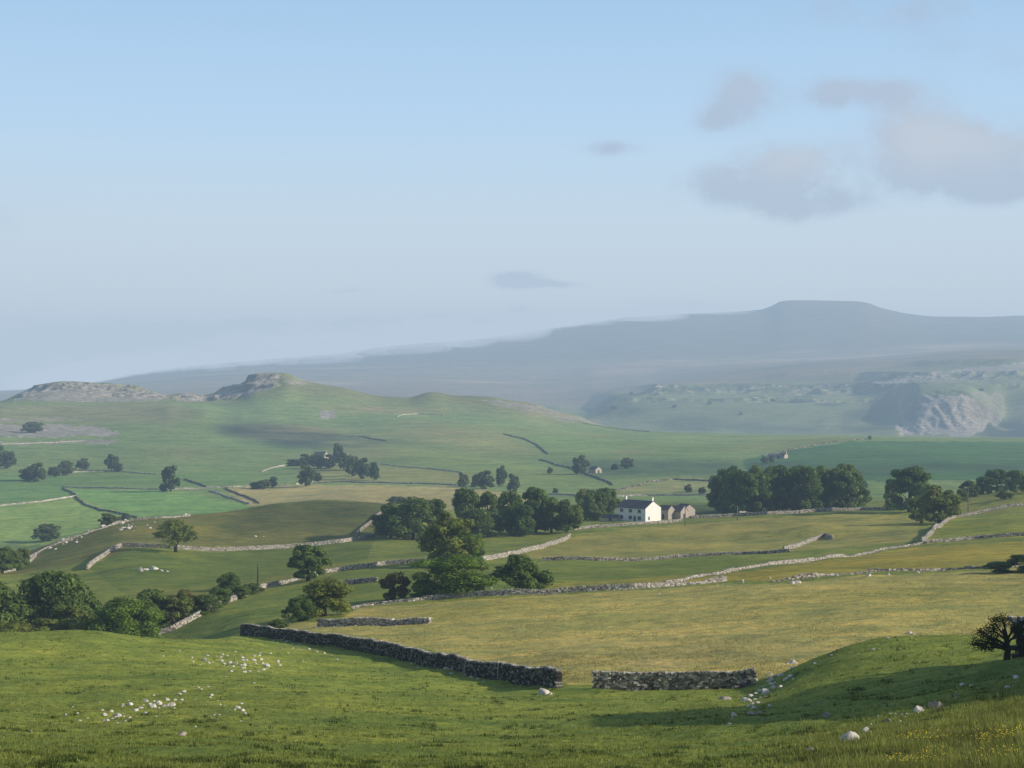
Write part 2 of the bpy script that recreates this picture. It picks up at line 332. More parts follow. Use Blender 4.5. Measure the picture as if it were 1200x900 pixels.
rocky([(1100, 420), (1200, 413), (1500, 412), (1500, 422), (1150, 425)], 4300, 5200, .5, 5)
rocky([(1150, 505), (1140, 482), (1160, 470), (1200, 478), (1500, 478), (1500, 512), (1200, 512)], 3050, 3700, .35, 5)
rocky([(1010, 452), (1060, 441), (1130, 432), (1200, 424), (1500, 420), (1500, 430), (1200, 434), (1130, 440), (1060, 449)], 3500, 4900, .8, 3)
rocky([(1150, 462), (1200, 455), (1500, 455), (1500, 462), (1200, 464)], 3300, 4500, .6, 4)
rocky([(880, 449), (1000, 447), (1000, 452), (880, 454)], 4000, 4500, .55, 2)
DK = (.018, .035, .024)  # dark woods, and shade painted in the same dark colour
field([(1000, 452), (1040, 440), (1062, 442), (1048, 460), (1056, 475), (1040, 492), (1000, 497), (980, 490), (1010, 478), (1005, 462)], DK, 3100, 4400, .6, 6)  # shadow left of the quarry, painted dark over the wooded slope
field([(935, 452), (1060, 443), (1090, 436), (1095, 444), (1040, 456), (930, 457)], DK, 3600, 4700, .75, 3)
field([(775, 452), (930, 451), (930, 457), (860, 459), (775, 457)], DK, 3700, 4500, .6, 4)  # thin line of shading along the scar, painted into the colour
field([(1144, 496), (1160, 484), (1175, 490), (1215, 498), (1215, 515), (1150, 513)], DK, 3000, 3700, .9, 3)  # big shade right of the quarry, painted into the ground colour
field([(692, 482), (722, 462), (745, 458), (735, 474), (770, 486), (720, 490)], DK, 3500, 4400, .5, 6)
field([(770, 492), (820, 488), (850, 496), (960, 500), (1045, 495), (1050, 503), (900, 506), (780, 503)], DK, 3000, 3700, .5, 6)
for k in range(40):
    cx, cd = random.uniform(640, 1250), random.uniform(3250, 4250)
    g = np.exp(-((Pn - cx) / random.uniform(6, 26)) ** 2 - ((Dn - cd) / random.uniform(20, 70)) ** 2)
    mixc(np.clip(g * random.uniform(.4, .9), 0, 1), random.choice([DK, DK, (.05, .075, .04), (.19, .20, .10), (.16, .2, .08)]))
for k in range(46):
    cx, cd = random.uniform(100, 1250), random.uniform(5200, 7400)
    g = np.exp(-((Pn - cx) / random.uniform(20, 90)) ** 2 - ((Dn - cd) / random.uniform(60, 190)) ** 2)
    mixc(np.clip(g * random.uniform(.4, .9), 0, 1), random.choice([(.21, .17, .13), (.26, .21, .16), (.06, .08, .055), (.14, .15, .08)]))
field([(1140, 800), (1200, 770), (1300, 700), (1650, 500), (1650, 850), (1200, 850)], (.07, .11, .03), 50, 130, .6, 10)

rock = np.maximum(rock, sstep(.42, .75, SL) * (Dn > 1400) * (Dn < 3300) * .95)
rock = np.maximum(rock, sstep(.36, .6, SL) * (Dn > 3300) * (Dn < 5300) * .75)
alb = alb * np.array([1.42, 1.28, 1.30]) * (1.27 + .06 * sstep(600, 1500, Dn) - .12 * sstep(4000, 6000, Dn))[..., None]

# ------------------------------------------------------------------ materials
def nt(name):
    m = bpy.data.materials.new(name); m.use_nodes = True
    t = m.node_tree; b = t.nodes['Principled BSDF']; b.inputs['Specular IOR Level'].default_value = .15
    b.inputs['Roughness'].default_value = .9
    return m, t, b
def node(t, typ, **kw):
    n = t.nodes.new(typ)
    for k, v in kw.items():
        if k in n.inputs.keys(): n.inputs[k].default_value = v
        else: setattr(n, k, v)
    return n
def noise(t, vec, scale, detail=4, rough=.6):
    n = node(t, 'ShaderNodeTexNoise'); n.inputs['Scale'].default_value = scale; n.inputs['Detail'].default_value = detail
    n.inputs['Roughness'].default_value = rough; t.links.new(vec, n.inputs['Vector']); return n.outputs['Fac']
def ramp(t, fac, stops):
    n = node(t, 'ShaderNodeValToRGB'); e = n.color_ramp.elements
    while len(e) < len(stops): e.new(.5)
    for i, (p, c) in enumerate(stops): e[i].position = p; e[i].color = (*c, 1) if hasattr(c, '__len__') else (c, c, c, 1)
    t.links.new(fac, n.inputs['Fac']); return n.outputs['Color']
def mix(t, fac, a, b, mode='MIX'):
    n = node(t, 'ShaderNodeMix', data_type='RGBA', blend_type=mode)
    for s, v in ((n.inputs[0], fac), (n.inputs[6], a), (n.inputs[7], b)):
        if isinstance(v, (int, float)): s.default_value = v
        elif isinstance(v, tuple): s.default_value = (*v, 1)
        else: t.links.new(v, s)
    return n.outputs[2]
def math_(t, op, a, b=None, c=None):
    n = node(t, 'ShaderNodeMath', operation=op)
    for s, v in zip(n.inputs, (a, b, c)):
        if v is None: continue
        if isinstance(v, (int, float)): s.default_value = v
        else: t.links.new(v, s)
    return n.outputs[0]

def land_material():
    m, t, b = nt('land'); L = t.links
    co = node(t, 'ShaderNodeTexCoord').outputs['Object']
    a = node(t, 'ShaderNodeAttribute', attribute_name='albedo').outputs['Color']
    rk = node(t, 'ShaderNodeAttribute', attribute_name='rock').outputs['Fac']
    mp = node(t, 'ShaderNodeMapping'); mp.inputs['Scale'].default_value = (.55, 1.0, 1.0); L.new(co, mp.inputs['Vector'])
    sv = mp.outputs['Vector']
    c = mix(t, 1.0, a, ramp(t, noise(t, co, .006, 5), [(.3, .82), (.7, 1.18)]), 'MULTIPLY')
    c = mix(t, 1.0, c, ramp(t, noise(t, sv, .045, 6, .65), [(.3, (.72, .80, .80)), (.5, (1., 1., 1.)), (.72, (1.28, 1.16, 1.1))]), 'MULTIPLY')
    c = mix(t, 1.0, c, ramp(t, noise(t, sv, .5, 6, .7), [(.3, (.62, .70, .7)), (.5, (1., 1., 1.)), (.7, (1.32, 1.22, 1.1))]), 'MULTIPLY')
    c = mix(t, 1.0, c, ramp(t, noise(t, sv, 3.5, 4, .7), [(.32, (.62, .7, .7)), (.5, (1., 1., 1.)), (.7, (1.3, 1.22, 1.1))]), 'MULTIPLY')
    mp2 = node(t, 'ShaderNodeMapping'); mp2.inputs['Scale'].default_value = (.7, 1.0, 1.0); L.new(co, mp2.inputs['Vector'])
    c = mix(t, 1.0, c, ramp(t, noise(t, mp2.outputs['Vector'], .16, 5, .6), [(.32, (.74, .84, .85)), (.5, (1., 1., 1.)), (.68, (1.24, 1.12, 1.0))]), 'MULTIPLY')
    # limestone showing through the turf
    mr = node(t, 'ShaderNodeMapping'); mr.inputs['Scale'].default_value = (.45, 1.3, 1.6); L.new(co, mr.inputs['Vector'])
    n1 = noise(t, mr.outputs['Vector'], .05, 8, .8)
    edge = math_(t, 'SUBTRACT', math_(t, 'ADD', n1, math_(t, 'MULTIPLY', rk, .60)), .87)
    fac = node(t, 'ShaderNodeMapRange'); L.new(edge, fac.inputs[0]); fac.inputs[1].default_value = 0; fac.inputs[2].default_value = .12
    rc = ramp(t, noise(t, co, .12, 8, .8), [(.35, (.13, .115, .09)), (.5, (.31, .29, .24)), (.66, (.54, .51, .44))])
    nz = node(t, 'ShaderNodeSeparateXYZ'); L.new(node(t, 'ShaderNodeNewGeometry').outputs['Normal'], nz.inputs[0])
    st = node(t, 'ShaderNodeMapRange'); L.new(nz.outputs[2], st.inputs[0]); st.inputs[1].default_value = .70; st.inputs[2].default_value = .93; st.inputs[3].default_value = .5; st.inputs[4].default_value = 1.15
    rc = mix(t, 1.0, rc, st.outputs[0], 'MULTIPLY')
    c = mix(t, fac.outputs[0], c, rc)
    L.new(c, b.inputs['Base Color']); b.inputs['Specular IOR Level'].default_value = .05
    bp = node(t, 'ShaderNodeBump'); bp.inputs['Strength'].default_value = .9; bp.inputs['Distance'].default_value = .25
    L.new(noise(t, co, 1.4, 5, .7), bp.inputs['Height']); L.new(bp.outputs['Normal'], b.inputs['Normal'])
    return m
def stone_material(name, lo, mid, hi, scale=6.0):
    m, t, b = nt(name); L = t.links
    co = node(t, 'ShaderNodeTexCoord').outputs['Object']
    ri = node(t, 'ShaderNodeNewGeometry').outputs['Random Per Island']
    c = ramp(t, ri, [(0., lo), (.55, mid), (1., hi)])
    c = mix(t, 1.0, c, ramp(t, noise(t, co, scale, 6, .7), [(.32, (.5, .5, .47)), (.5, (1, 1, 1)), (.7, (1.3, 1.3, 1.3))]), 'MULTIPLY')
    L.new(c, b.inputs['Base Color'])
    bp = node(t, 'ShaderNodeBump'); bp.inputs['Strength'].default_value = .6; bp.inputs['Distance'].default_value = .05
    L.new(noise(t, co, scale * 2, 5, .7), bp.inputs['Height']); L.new(bp.outputs['Normal'], b.inputs['Normal'])
    return m
def leaf_material(name, c0, c1, c2):
    m, t, b = nt(name); L = t.links
    ri = node(t, 'ShaderNodeNewGeometry').outputs['Random Per Island']
    ob = node(t, 'ShaderNodeObjectInfo').outputs['Random']
    c = ramp(t, ri, [(0., c0), (.5, c1), (1., c2)])
    c = mix(t, 1.0, c, ramp(t, ob, [(0., (.78, .84, .85)), (1., (1.25, 1.12, 1.0))]), 'MULTIPLY')
    co = node(t, 'ShaderNodeTexCoord').outputs['Object']
    c = mix(t, 1.0, c, ramp(t, noise(t, co, .5, 2), [(.35, .7), (.65, 1.3)]), 'MULTIPLY')
    L.new(c, b.inputs['Base Color']); b.inputs['Roughness'].default_value = .7
    tr = node(t, 'ShaderNodeBsdfTranslucent'); L.new(c, tr.inputs['Color'])
    ms = node(t, 'ShaderNodeMixShader'); ms.inputs[0].default_value = .42
    L.new(b.outputs[0], ms.inputs[1]); L.new(tr.outputs[0], ms.inputs[2])
    L.new(ms.outputs[0], t.nodes['Material Output'].inputs['Surface'])
    return m
def plain(name, c, rough=.9, var=.25, scale=3.0, spec=.2):
    m, t, b = nt(name); co = node(t, 'ShaderNodeTexCoord').outputs['Object']
    cc = mix(t, 1.0, c, ramp(t, noise(t, co, scale, 5, .65), [(.3, 1 - var), (.7, 1 + var)]), 'MULTIPLY')
    t.links.new(cc, b.inputs['Base Color']); b.inputs['Roughness'].default_value = rough
    b.inputs['Specular IOR Level'].default_value = spec
    return m
M = {
 'land': land_material(),
 'wall': stone_material('drystone', (.03, .028, .025), (.10, .09, .078), (.40, .37, .32)),  # dark copy: the long wall's shade is put into its stone colour
 'wall_mid': stone_material('sunlit_drystone', (.09, .082, .07), (.30, .27, .23), (.66, .61, .54)),  # lit copy of the stone, sunlight put into its colour
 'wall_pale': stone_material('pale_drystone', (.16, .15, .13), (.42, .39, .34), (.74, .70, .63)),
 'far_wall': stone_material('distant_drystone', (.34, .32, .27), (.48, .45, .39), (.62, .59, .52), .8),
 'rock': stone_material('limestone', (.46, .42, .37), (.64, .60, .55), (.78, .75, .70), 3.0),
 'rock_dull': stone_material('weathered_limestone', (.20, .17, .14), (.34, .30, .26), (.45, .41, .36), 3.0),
 'oak': leaf_material('dark_leaves', (.088, .148, .038), (.14, .225, .056), (.205, .30, .072)),
 'far_leaf': leaf_material('hazy_leaves', (.07, .11, .045), (.11, .16, .06), (.16, .22, .08)),  # leaf colour lightened for the haze over the valley trees
 'ash': leaf_material('mid_leaves', (.125, .17, .034), (.19, .25, .052), (.27, .33, .075)),
 'bright': leaf_material('fresh_leaves', (.10, .18, .026), (.16, .27, .04), (.23, .36, .06)),
 'rusty': leaf_material('rusty_leaves', (.10, .09, .035), (.18, .14, .05), (.26, .21, .075)),
 'hawthorn': leaf_material('hawthorn_leaves', (.02, .035, .01), (.04, .06, .014), (.07, .10, .02)),
 'bark': plain('bark', (.07, .055, .042), .95, .4, 4),
 'bark_dark': plain('bark_dark', (.035, .028, .022), .95, .4, 8),
 'white': plain('white_render', (.88, .88, .87), .85, .04, .6),
 'slate': plain('slate_roof', (.105, .105, .12), .8, .3, 2.5),
 'stone_house': plain('house_stone', (.42, .37, .33), .9, .2, 1.2),
 'stone_pale': plain('pale_house_stone', (.52, .46, .40), .9, .15, 1.0),
 'glass': plain('window_glass', (.02, .022, .026), .15, .1, 1, .5),
 'frame': plain('window_frame', (.55, .55, .55), .6, .05, 1),
 'door': plain('painted_door', (.06, .07, .09), .6, .1, 2),
 'pole': plain('weathered_pole', (.20, .17, .14), .9, .3, 3),
 'metal': plain('galvanised', (.35, .36, .37), .5, .1, 3),
 'ceramic': plain('insulator', (.5, .5, .48), .3, .1, 3),
}

# ------------------------------------------------------------------ build the ground sheets
def sheet(name, i0, i1, label, cat=None):
    nr = i1 - i0 + 1; nc = len(PX)
    # outside the surveyed fan the land carries on all the way round
    th = np.concatenate([np.linspace(-math.pi, TH0, 46)[:-1], np.arctan((PX - 600) / F), np.linspace(TH1, math.pi, 46)[1:]])
    L0 = 45
    zz = Z[i0:i1 + 1] - CZ; dd = D[i0:i1 + 1, None]
    a = zz[:, :1]; b = zz[:, -1:]
    avg = (a + b) / 2
    wl = np.linspace(1, 0, 46)[:-1][None, :]; wr = np.linspace(0, 1, 46)[1:][None, :]
    zl = a * (1 - wl) + avg * wl; zr = b * (1 - wr) + avg * wr
    zall = np.concatenate([zl, zz, zr], 1) + CZ
    rr = np.empty((nr, len(th))); rr[:, :L0] = dd / math.cos(TH0); rr[:, L0 + nc:] = dd / math.cos(TH1)
    rr[:, L0:L0 + nc] = dd / np.cos(th[L0:L0 + nc])[None, :]
    X = rr * np.sin(th)[None, :]; Y = rr * np.cos(th)[None, :]
    A = np.concatenate([alb[i0:i1 + 1, :1].repeat(L0, 1), alb[i0:i1 + 1], alb[i0:i1 + 1, -1:].repeat(45, 1)], 1)
    K = np.concatenate([np.zeros((nr, L0)), rock[i0:i1 + 1], np.zeros((nr, 45))], 1)
    nct = len(th)
    v = np.stack([X, Y, zall], -1).reshape(-1, 3)
    idx = np.arange(nr * nct).reshape(nr, nct)
    f = np.stack([idx[:-1, :-1], idx[:-1, 1:], idx[1:, 1:], idx[1:, :-1]], -1).reshape(-1, 4)
    if i0 == 0:   # close the small hole under the viewer
        c = len(v); v = np.vstack([v, [[0, 0, CZ - 1.78]]]); A = np.vstack([A.reshape(-1, 3), A[0, :1]]); K = np.append(K.ravel(), 0)
        cap = [(c, int(idx[0, k + 1]), int(idx[0, k]), c) for k in range(nct - 1)]
        f2 = np.array([(x[0], x[1], x[2]) for x in cap])
    me = mesh_np(name, v, f, M['land'], True)
    at_ = me.attributes.new('albedo', 'FLOAT_COLOR', 'POINT')
    AA = A.reshape(-1, 3); at_.data.foreach_set('color', np.hstack([AA, np.ones((len(AA), 1))]).astype(np.float32).ravel())
    ar = me.attributes.new('rock', 'FLOAT', 'POINT'); ar.data.foreach_set('value', K.ravel().astype(np.float32))
    o = obj(name, me)
    o['kind'] = 'structure'; o['label'] = label
    return o
iA = int(np.searchsorted(D, 3000)); iB = int(np.searchsorted(D, 4900))
sheet('ground', 0, iA, 'green pasture and yellow hay fields running to the limestone ridge')
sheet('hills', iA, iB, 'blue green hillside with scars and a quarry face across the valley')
sheet('mountain', iB, len(D) - 1, 'long hazy blue mountain with a flat top')

# ------------------------------------------------------------------ drystone walls
CUBE = np.array([(-.5, -.5, -.5), (.5, -.5, -.5), (.5, .5, -.5), (-.5, .5, -.5), (-.5, -.5, .5), (.5, -.5, .5), (.5, .5, .5), (-.5, .5, .5)])
CF = np.array([(0, 3, 2, 1), (4, 5, 6, 7), (0, 1, 5, 4), (1, 2, 6, 5), (2, 3, 7, 6), (3, 0, 4, 7)])
def stones_mesh(name, S, mat, jit=.12):
    """S: list of (centre, size, dir2d, tilt)"""
    n = len(S); c = np.array([s[0] for s in S]); d = np.array([s[1] for s in S]); u = np.array([s[2] for s in S]); tl = np.array([s[3] for s in S])
    v = CUBE[None].repeat(n, 0) + np.random.uniform(-jit, jit, (n, 8, 3)); v = v * d[:, None, :]
    lx = v[..., 0] + v[..., 2] * tl[:, None]
    out = np.empty_like(v)
    out[..., 0] = lx * u[:, 0:1] - v[..., 1] * u[:, 1:2]; out[..., 1] = lx * u[:, 1:2] + v[..., 1] * u[:, 0:1]; out[..., 2] = v[..., 2]
    out += c[:, None, :]
    org = out.reshape(-1, 3)[0].copy(); out -= org
    f = (CF[None] + (np.arange(n) * 8)[:, None, None]).reshape(-1, 4)
    me = mesh_np(name, out.reshape(-1, 3), f, mat)
    return me, Vector(org)
def path3(pts, dmin, dmax, step):
    P = [at(p[0], p[1], dmin, dmax) if len(p) == 2 else spot(p[0], p[2]) for p in pts]
    out = []
    for a, b in zip(P, P[1:]):
        L = (b.xy - a.xy).length; n = max(1, int(L / step))
        for k in range(n): q = a.xy.lerp(b.xy, k / n); out.append(q)
    out.append(P[-1].xy.copy())
    # smooth the corners
    for _ in range(3):
        out = [out[0]] + [(out[i - 1] + out[i] * 2 + out[i + 1]) / 4 for i in range(1, len(out) - 1)] + [out[-1]]
    return out
def wall(pts, label, dmin=20, dmax=13000, h=1.35, course=.3, length=.6, thick=.6, mat='wall', ruin=0., group='drystone walls between the fields', cope=True, name='drystone_wall', wob=.0):
    P = path3(pts, dmin, dmax, length * .9)
    S = []
    cum = [0.]
    for a, b in zip(P, P[1:]): cum.append(cum[-1] + (b - a).length)
    tot = cum[-1]
    def pos(s):
        s = min(max(s, 0), tot - 1e-4); i = int(np.searchsorted(cum, s)) - 1; i = min(max(i, 0), len(P) - 2)
        f = (s - cum[i]) / max(cum[i + 1] - cum[i], 1e-6); q = P[i].lerp(P[i + 1], f); d = (P[i + 1] - P[i]).normalized(); return q, d
    sd = random.randint(0, 999)
    ts = np.arange(0, tot + 1, .3)
    r_ = vnoise(ts / 7.0, .5 + 0 * ts, sd) * .5 + .5; r2_ = vnoise(ts / 2.2, 3.5 + 0 * ts, sd) * .5 + .5
    HT = (h * (1 - ruin * np.clip(r_ * 1.3 + r2_ * .4 - .35, 0, 1)) * (.9 + .18 * r2_)).tolist()
    def hh(s): return HT[min(int(s / .3), len(HT) - 1)]
    z0 = -.15; k = 0
    while z0 < h:
        ch = course * random.uniform(.85, 1.2); s = random.uniform(0, length)
        while s < tot:
            l = length * random.uniform(.55, 1.5); q, d = pos(s + l / 2)
            H = hh(s)
            if z0 + ch * .5 < H:
                w = thick * (1.1 - .3 * z0 / h) * random.uniform(.9, 1.12)
                g = gz(q.x, q.y)
                S.append(((q.x, q.y, g + z0 + ch / 2), (l * 1.02, w, ch * random.uniform(.9, 1.15)), (d.x, d.y), random.uniform(-.08, .08)))
            s += l
        z0 += ch; k += 1
    nbody = len(S)
    if cope:
        s = 0.
        while s < tot:
            l = course * random.uniform(.7, 1.3); q, d = pos(s)
            if hh(s) > h * .75: S.append(((q.x, q.y, gz(q.x, q.y) + hh(s) + course * .35), (l, thick * random.uniform(.6, .85), course * random.uniform(.9, 1.6)), (d.x, d.y), random.uniform(-.35, .35)))
            s += l * 1.05
    ncope = len(S)
    if ruin > .3:      # fallen stones lying along the foot
        for _ in range(int(tot * ruin * 2.2 / max(length, .3))):
            q, d = pos(random.uniform(0, tot)); off = random.gauss(0, .9 + wob); a = random.uniform(0, 3.14)
            x, y = q.x - d.y * off, q.y + d.x * off; s_ = random.uniform(.5, 1.0) * length
            S.append(((x, y, gz(x, y) + s_ * .12), (s_, s_ * .7, s_ * .5), (math.cos(a), math.sin(a)), 0))
    me, org = stones_mesh(name, S, M[mat], .17)
    if cope and mat in ('wall', 'wall_mid'):
        me.materials.append(M['wall_pale']); mi = np.zeros(len(me.polygons), np.int32); mi[nbody * 6:(ncope) * 6] = 1; me.polygons.foreach_set('material_index', mi)  # sunlit top line of the wall, painted as paler cope stones
    o = obj(name, me, loc=org)
    return tag(o, label, 'wall', group)

NW = dict(course=.125, length=.25, thick=.5)
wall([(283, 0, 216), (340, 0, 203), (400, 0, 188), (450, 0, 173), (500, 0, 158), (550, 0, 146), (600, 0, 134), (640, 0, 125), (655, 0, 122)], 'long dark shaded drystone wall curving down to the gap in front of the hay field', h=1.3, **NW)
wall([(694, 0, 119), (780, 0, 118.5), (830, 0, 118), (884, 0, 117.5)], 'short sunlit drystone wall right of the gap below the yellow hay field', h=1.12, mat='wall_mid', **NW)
wall([(372, 0, 233), (410, 0, 231), (460, 0, 229), (503, 0, 226)], 'tumbled low rubble wall in the grass just behind the long dark wall', h=1.3, course=.16, length=.32, ruin=.5, mat='wall_pale', cope=False)
MW = dict(course=.2, length=0.30, thick=.42)
wall([(412, 714), (440, 709), (480, 705), (520, 701), (600, 697), (680, 693), (740, 690), (800, 686), (850, 681)], 'pale stone wall along the far edge of the yellow hay field', 270, 330, h=0.83, ruin=.5, mat='wall_pale', **MW)
wall([(742, 688), (800, 681), (860, 669), (960, 656), (1030, 645), (1082, 637)], 'broken drystone wall climbing behind the hay field to the bright wall', 280, 440, h=0.72, ruin=.55, mat='wall_pale', **MW)
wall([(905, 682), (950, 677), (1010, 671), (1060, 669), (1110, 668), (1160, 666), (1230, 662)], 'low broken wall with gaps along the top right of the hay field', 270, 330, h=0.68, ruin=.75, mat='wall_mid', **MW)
wall([(176, 746), (205, 738), (235, 722), (300, 692), (350, 679), (400, 669), (450, 662), (505, 659)], 'pale wall climbing out of the wooded hollow past the lone pole', 296, 440, h=0.94, mat='wall_pale', ruin=.3, **MW)
wall([(560, 657), (600, 651), (640, 641), (668, 629)], 'white topped wall rising right of the bright green trees to the wood', 380, 600, h=1.01, mat='wall_pale', **MW)
wall([(102, 668), (115, 657), (128, 648), (142, 641)], 'short pale wall climbing steeply to the corner near the airy tree', 330, 520, h=1.08, mat='wall_pale', **MW)
wall([(142, 641), (200, 643), (260, 646), (340, 642), (400, 636), (440, 628)], 'pale wall crossing the left field under the airy tree', 440, 560, h=1.01, mat='wall_pale', **MW)
wall([(418, 628), (428, 618), (440, 607), (455, 600)], 'dim wall climbing the shaded hill beside the wood', 470, 650, h=0.94, mat='wall_mid', **MW)
wall([(-20, 678), (5, 671), (30, 664), (42, 652)], 'pale wall bending round the bushes at the far left', 330, 560, h=1.01, mat='wall_pale', **MW)
wall([(-30, 676), (0, 668), (60, 640), (100, 626), (150, 611), (190, 607), (222, 605)], 'tumbled wall along the stony crest at the left', 470, 640, h=0.86, ruin=.6, mat='wall_pale', **MW)
wall([(636, 657), (700, 657), (800, 653), (870, 650), (925, 647)], 'thin grey wall between the green strip and the farm field', 380, 450, h=0.68, ruin=.25, mat='wall_mid', **MW)
wall([(1080, 636), (1092, 626), (1104, 616), (1120, 606)], 'bright white wall bending down the slope by the pair of trees', 400, 580, h=1.15, mat='wall_pale', **MW)
wall([(1120, 606), (1160, 599), (1240, 591)], 'pale wall running right from the telegraph pole', 500, 600, h=0.86, mat='wall_pale', **MW)
wall([(1084, 637), (1140, 632), (1240, 627)], 'dim low wall right of the foot of the bright bending wall', 400, 450, h=0.65, mat='wall_mid', **MW)
wall([(918, 645), (935, 641), (955, 633), (966, 628), (976, 632)], 'pale tumbled wall over the small mound in the farm field', 400, 600, h=0.94, ruin=.3, mat='wall_pale', **MW)
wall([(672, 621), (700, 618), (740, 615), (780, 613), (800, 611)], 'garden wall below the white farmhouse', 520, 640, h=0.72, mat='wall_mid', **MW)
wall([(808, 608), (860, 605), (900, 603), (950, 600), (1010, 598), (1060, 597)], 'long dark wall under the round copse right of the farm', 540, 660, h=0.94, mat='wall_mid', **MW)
wall([(398, 686), (415, 684), (442, 682)], 'short dark wall in the field beside the rusty hawthorn', 290, 420, h=0.86, mat='wall_mid', **MW)
wall([(866, 603), (880, 601), (890, 599)], 'short bright piece of wall at the left foot of the copse', 600, 700, h=0.94, mat='wall_pale', **MW)

FW = dict(course=.5, length=2.2, thick=.75, cope=False, mat='far_wall')
far = [
 ([(76, 554), (100, 553), (123, 553), (145, 553), (182, 556)], 'pale valley wall left of the lone round tree, upper of two', 1000, 1500),
 ([(70, 571), (110, 572), (150, 573), (200, 574), (230, 573), (270, 571), (310, 570), (335, 569)], 'pale valley wall passing the foot of the lone round tree', 900, 1300),
 ([(345, 568), (365, 566), (400, 565), (445, 566), (490, 567), (535, 569)], 'pale valley wall under the tree clump right of the double wall', 900, 1300),
 ([(-30, 595), (0, 593), (45, 589), (88, 582)], 'pale wall across the lowest light green fields at far left', 800, 1200),
 ([(74, 572), (88, 580), (92, 586), (100, 592), (120, 599), (145, 603), (160, 607)], 'dark curving wall across the light green valley fields', 760, 1250),
 ([(306, 553), (320, 548), (335, 546), (354, 545)], 'short pale wall left of the farm clump in the valley', 1100, 1500),
 ([(216, 562), (228, 566), (241, 571)], 'short dark wall meeting the double wall from the upper left', 950, 1350),
 ([(264, 572), (280, 580), (303, 590)], 'upper dark wall of the parallel pair beside the lane', 800, 1250),
 ([(246, 575), (260, 580), (278, 586), (292, 591)], 'lower wall of the parallel pair beside the lane', 800, 1250),
 ([(445, 544), (480, 548), (510, 550), (540, 554)], 'pale wall sloping down right from the valley tree clump', 1050, 1500),
 ([(404, 512), (425, 512), (452, 517)], 'small white wall at the end of the dark hillside patch', 1450, 1900),
 ([(465, 489), (472, 486), (490, 485), (519, 487)], 'short white wall high on the hill below the ridge', 1800, 2300),
 ([(590, 509), (612, 514), (628, 521), (642, 532)], 'dark wall running diagonally down the far green hillside', 1350, 2100),
 ([(632, 539), (665, 548), (700, 560), (718, 569)], 'dark wall sloping past the far barn', 950, 1500),
 ([(655, 491), (680, 495), (720, 502), (760, 506)], 'pale wall along the right shoulder of the ridge', 1950, 2380),
 ([(893, 534), (920, 528), (950, 523), (985, 517), (1020, 515)], 'pale wall along the top left of the dark green far field', 1300, 1800),
 ([(716, 577), (740, 571), (760, 565), (790, 562), (835, 564)], 'curved dark wall on the low rise behind the farmhouse', 850, 1250),
 ([(640, 580), (700, 583), (760, 581), (835, 580)], 'straight grey wall in the fields just behind the farmhouse', 780, 1100),
 ([(0, 521), (60, 519), (100, 517), (138, 516)], 'white edged terrace wall on the left hillside', 1450, 1900),
]
for pts, lab, d0, d1 in far:
    wall(pts, lab, d0, d1, h=1.0, ruin=.25, **dict(FW, mat='wall' if 'dark' in lab or 'upper' in lab and 'parallel' in lab else 'far_wall'), group='distant walls in the valley')

# ------------------------------------------------------------------ trees
def tube_parts(mb, base, top, r0, r1, bend=.1, n=7):
    base = Vector(base); top = Vector(top); L = (top - base).length
    pts = []; rad = []
    for i in range(6):
        f = i / 5; p = base.lerp(top, f)
        p += Vector((random.uniform(-1, 1), random.uniform(-1, 1), 0)) * bend * L * math.sin(f * math.pi) * .5
        pts.append(p); rad.append(r0 * (1 - f) + r1 * f)
    mb.tube(pts, rad, n)
def crown_mesh(name, seed, mat, n_leaf, leaf, rx, rz, zc, nclump, low=.0, gap=.0, flat=1.0):
    """leaf sprays on many irregular clumps; metres, tree about 10 m tall"""
    rs = np.random.RandomState(seed)
    C = []; top = 10.0; ph = rs.uniform(0, 6.28, 3)
    while len(C) < nclump:
        f = rs.uniform(0.02, .97); a = rs.uniform(0, 6.283)
        env = max(0, 1 - (abs(f - .40) / (.60 if f > .40 else .62)) ** 2.3) ** .5
        env *= 1 + .13 * math.sin(2 * a + ph[0]) + .10 * math.sin(3 * a + ph[1] + 5 * f)
        r = rs.uniform(.1, 1) ** .5 * .80 * rx * env
        cr = rx * rs.uniform(.20, .34)
        C.append((np.array([math.cos(a) * r, math.sin(a) * r, low + (top - low) * (.07 + f * .86)]), cr))
    per = n_leaf // nclump; V = []; N = []
    for p, cr in C:
        v = rs.normal(size=(per, 3)); v /= np.linalg.norm(v, axis=1)[:, None]
        r = rs.uniform(.3, 1, (per, 1)) ** .45
        q = p + v * r * cr * np.array([1, 1, .85 * flat]) * (1 + rs.uniform(-.15, .15, (per, 1)))
        nn = v * 1.2 + rs.normal(size=(per, 3)) * .45 + np.array([0, 0, .3]); nn /= np.linalg.norm(nn, axis=1)[:, None]
        V.append(q); N.append(nn)
    V = np.vstack(V); N = np.vstack(N); k = len(V)
    keep = V[:, 2] > low * .8; V = V[keep]; N = N[keep]; k = len(V)
    a = np.cross(N, rs.normal(size=(k, 3))); a /= np.linalg.norm(a, axis=1)[:, None]; b = np.cross(N, a)
    s = leaf * rs.uniform(.6, 1.3, (k, 1))
    quad = np.stack([V - a * s * .5, V + b * s * .32, V + a * s * .5, V - b * s * .32], 1).reshape(-1, 3)
    return mesh_np(name, quad, np.arange(k * 4).reshape(-1, 4), M[mat])
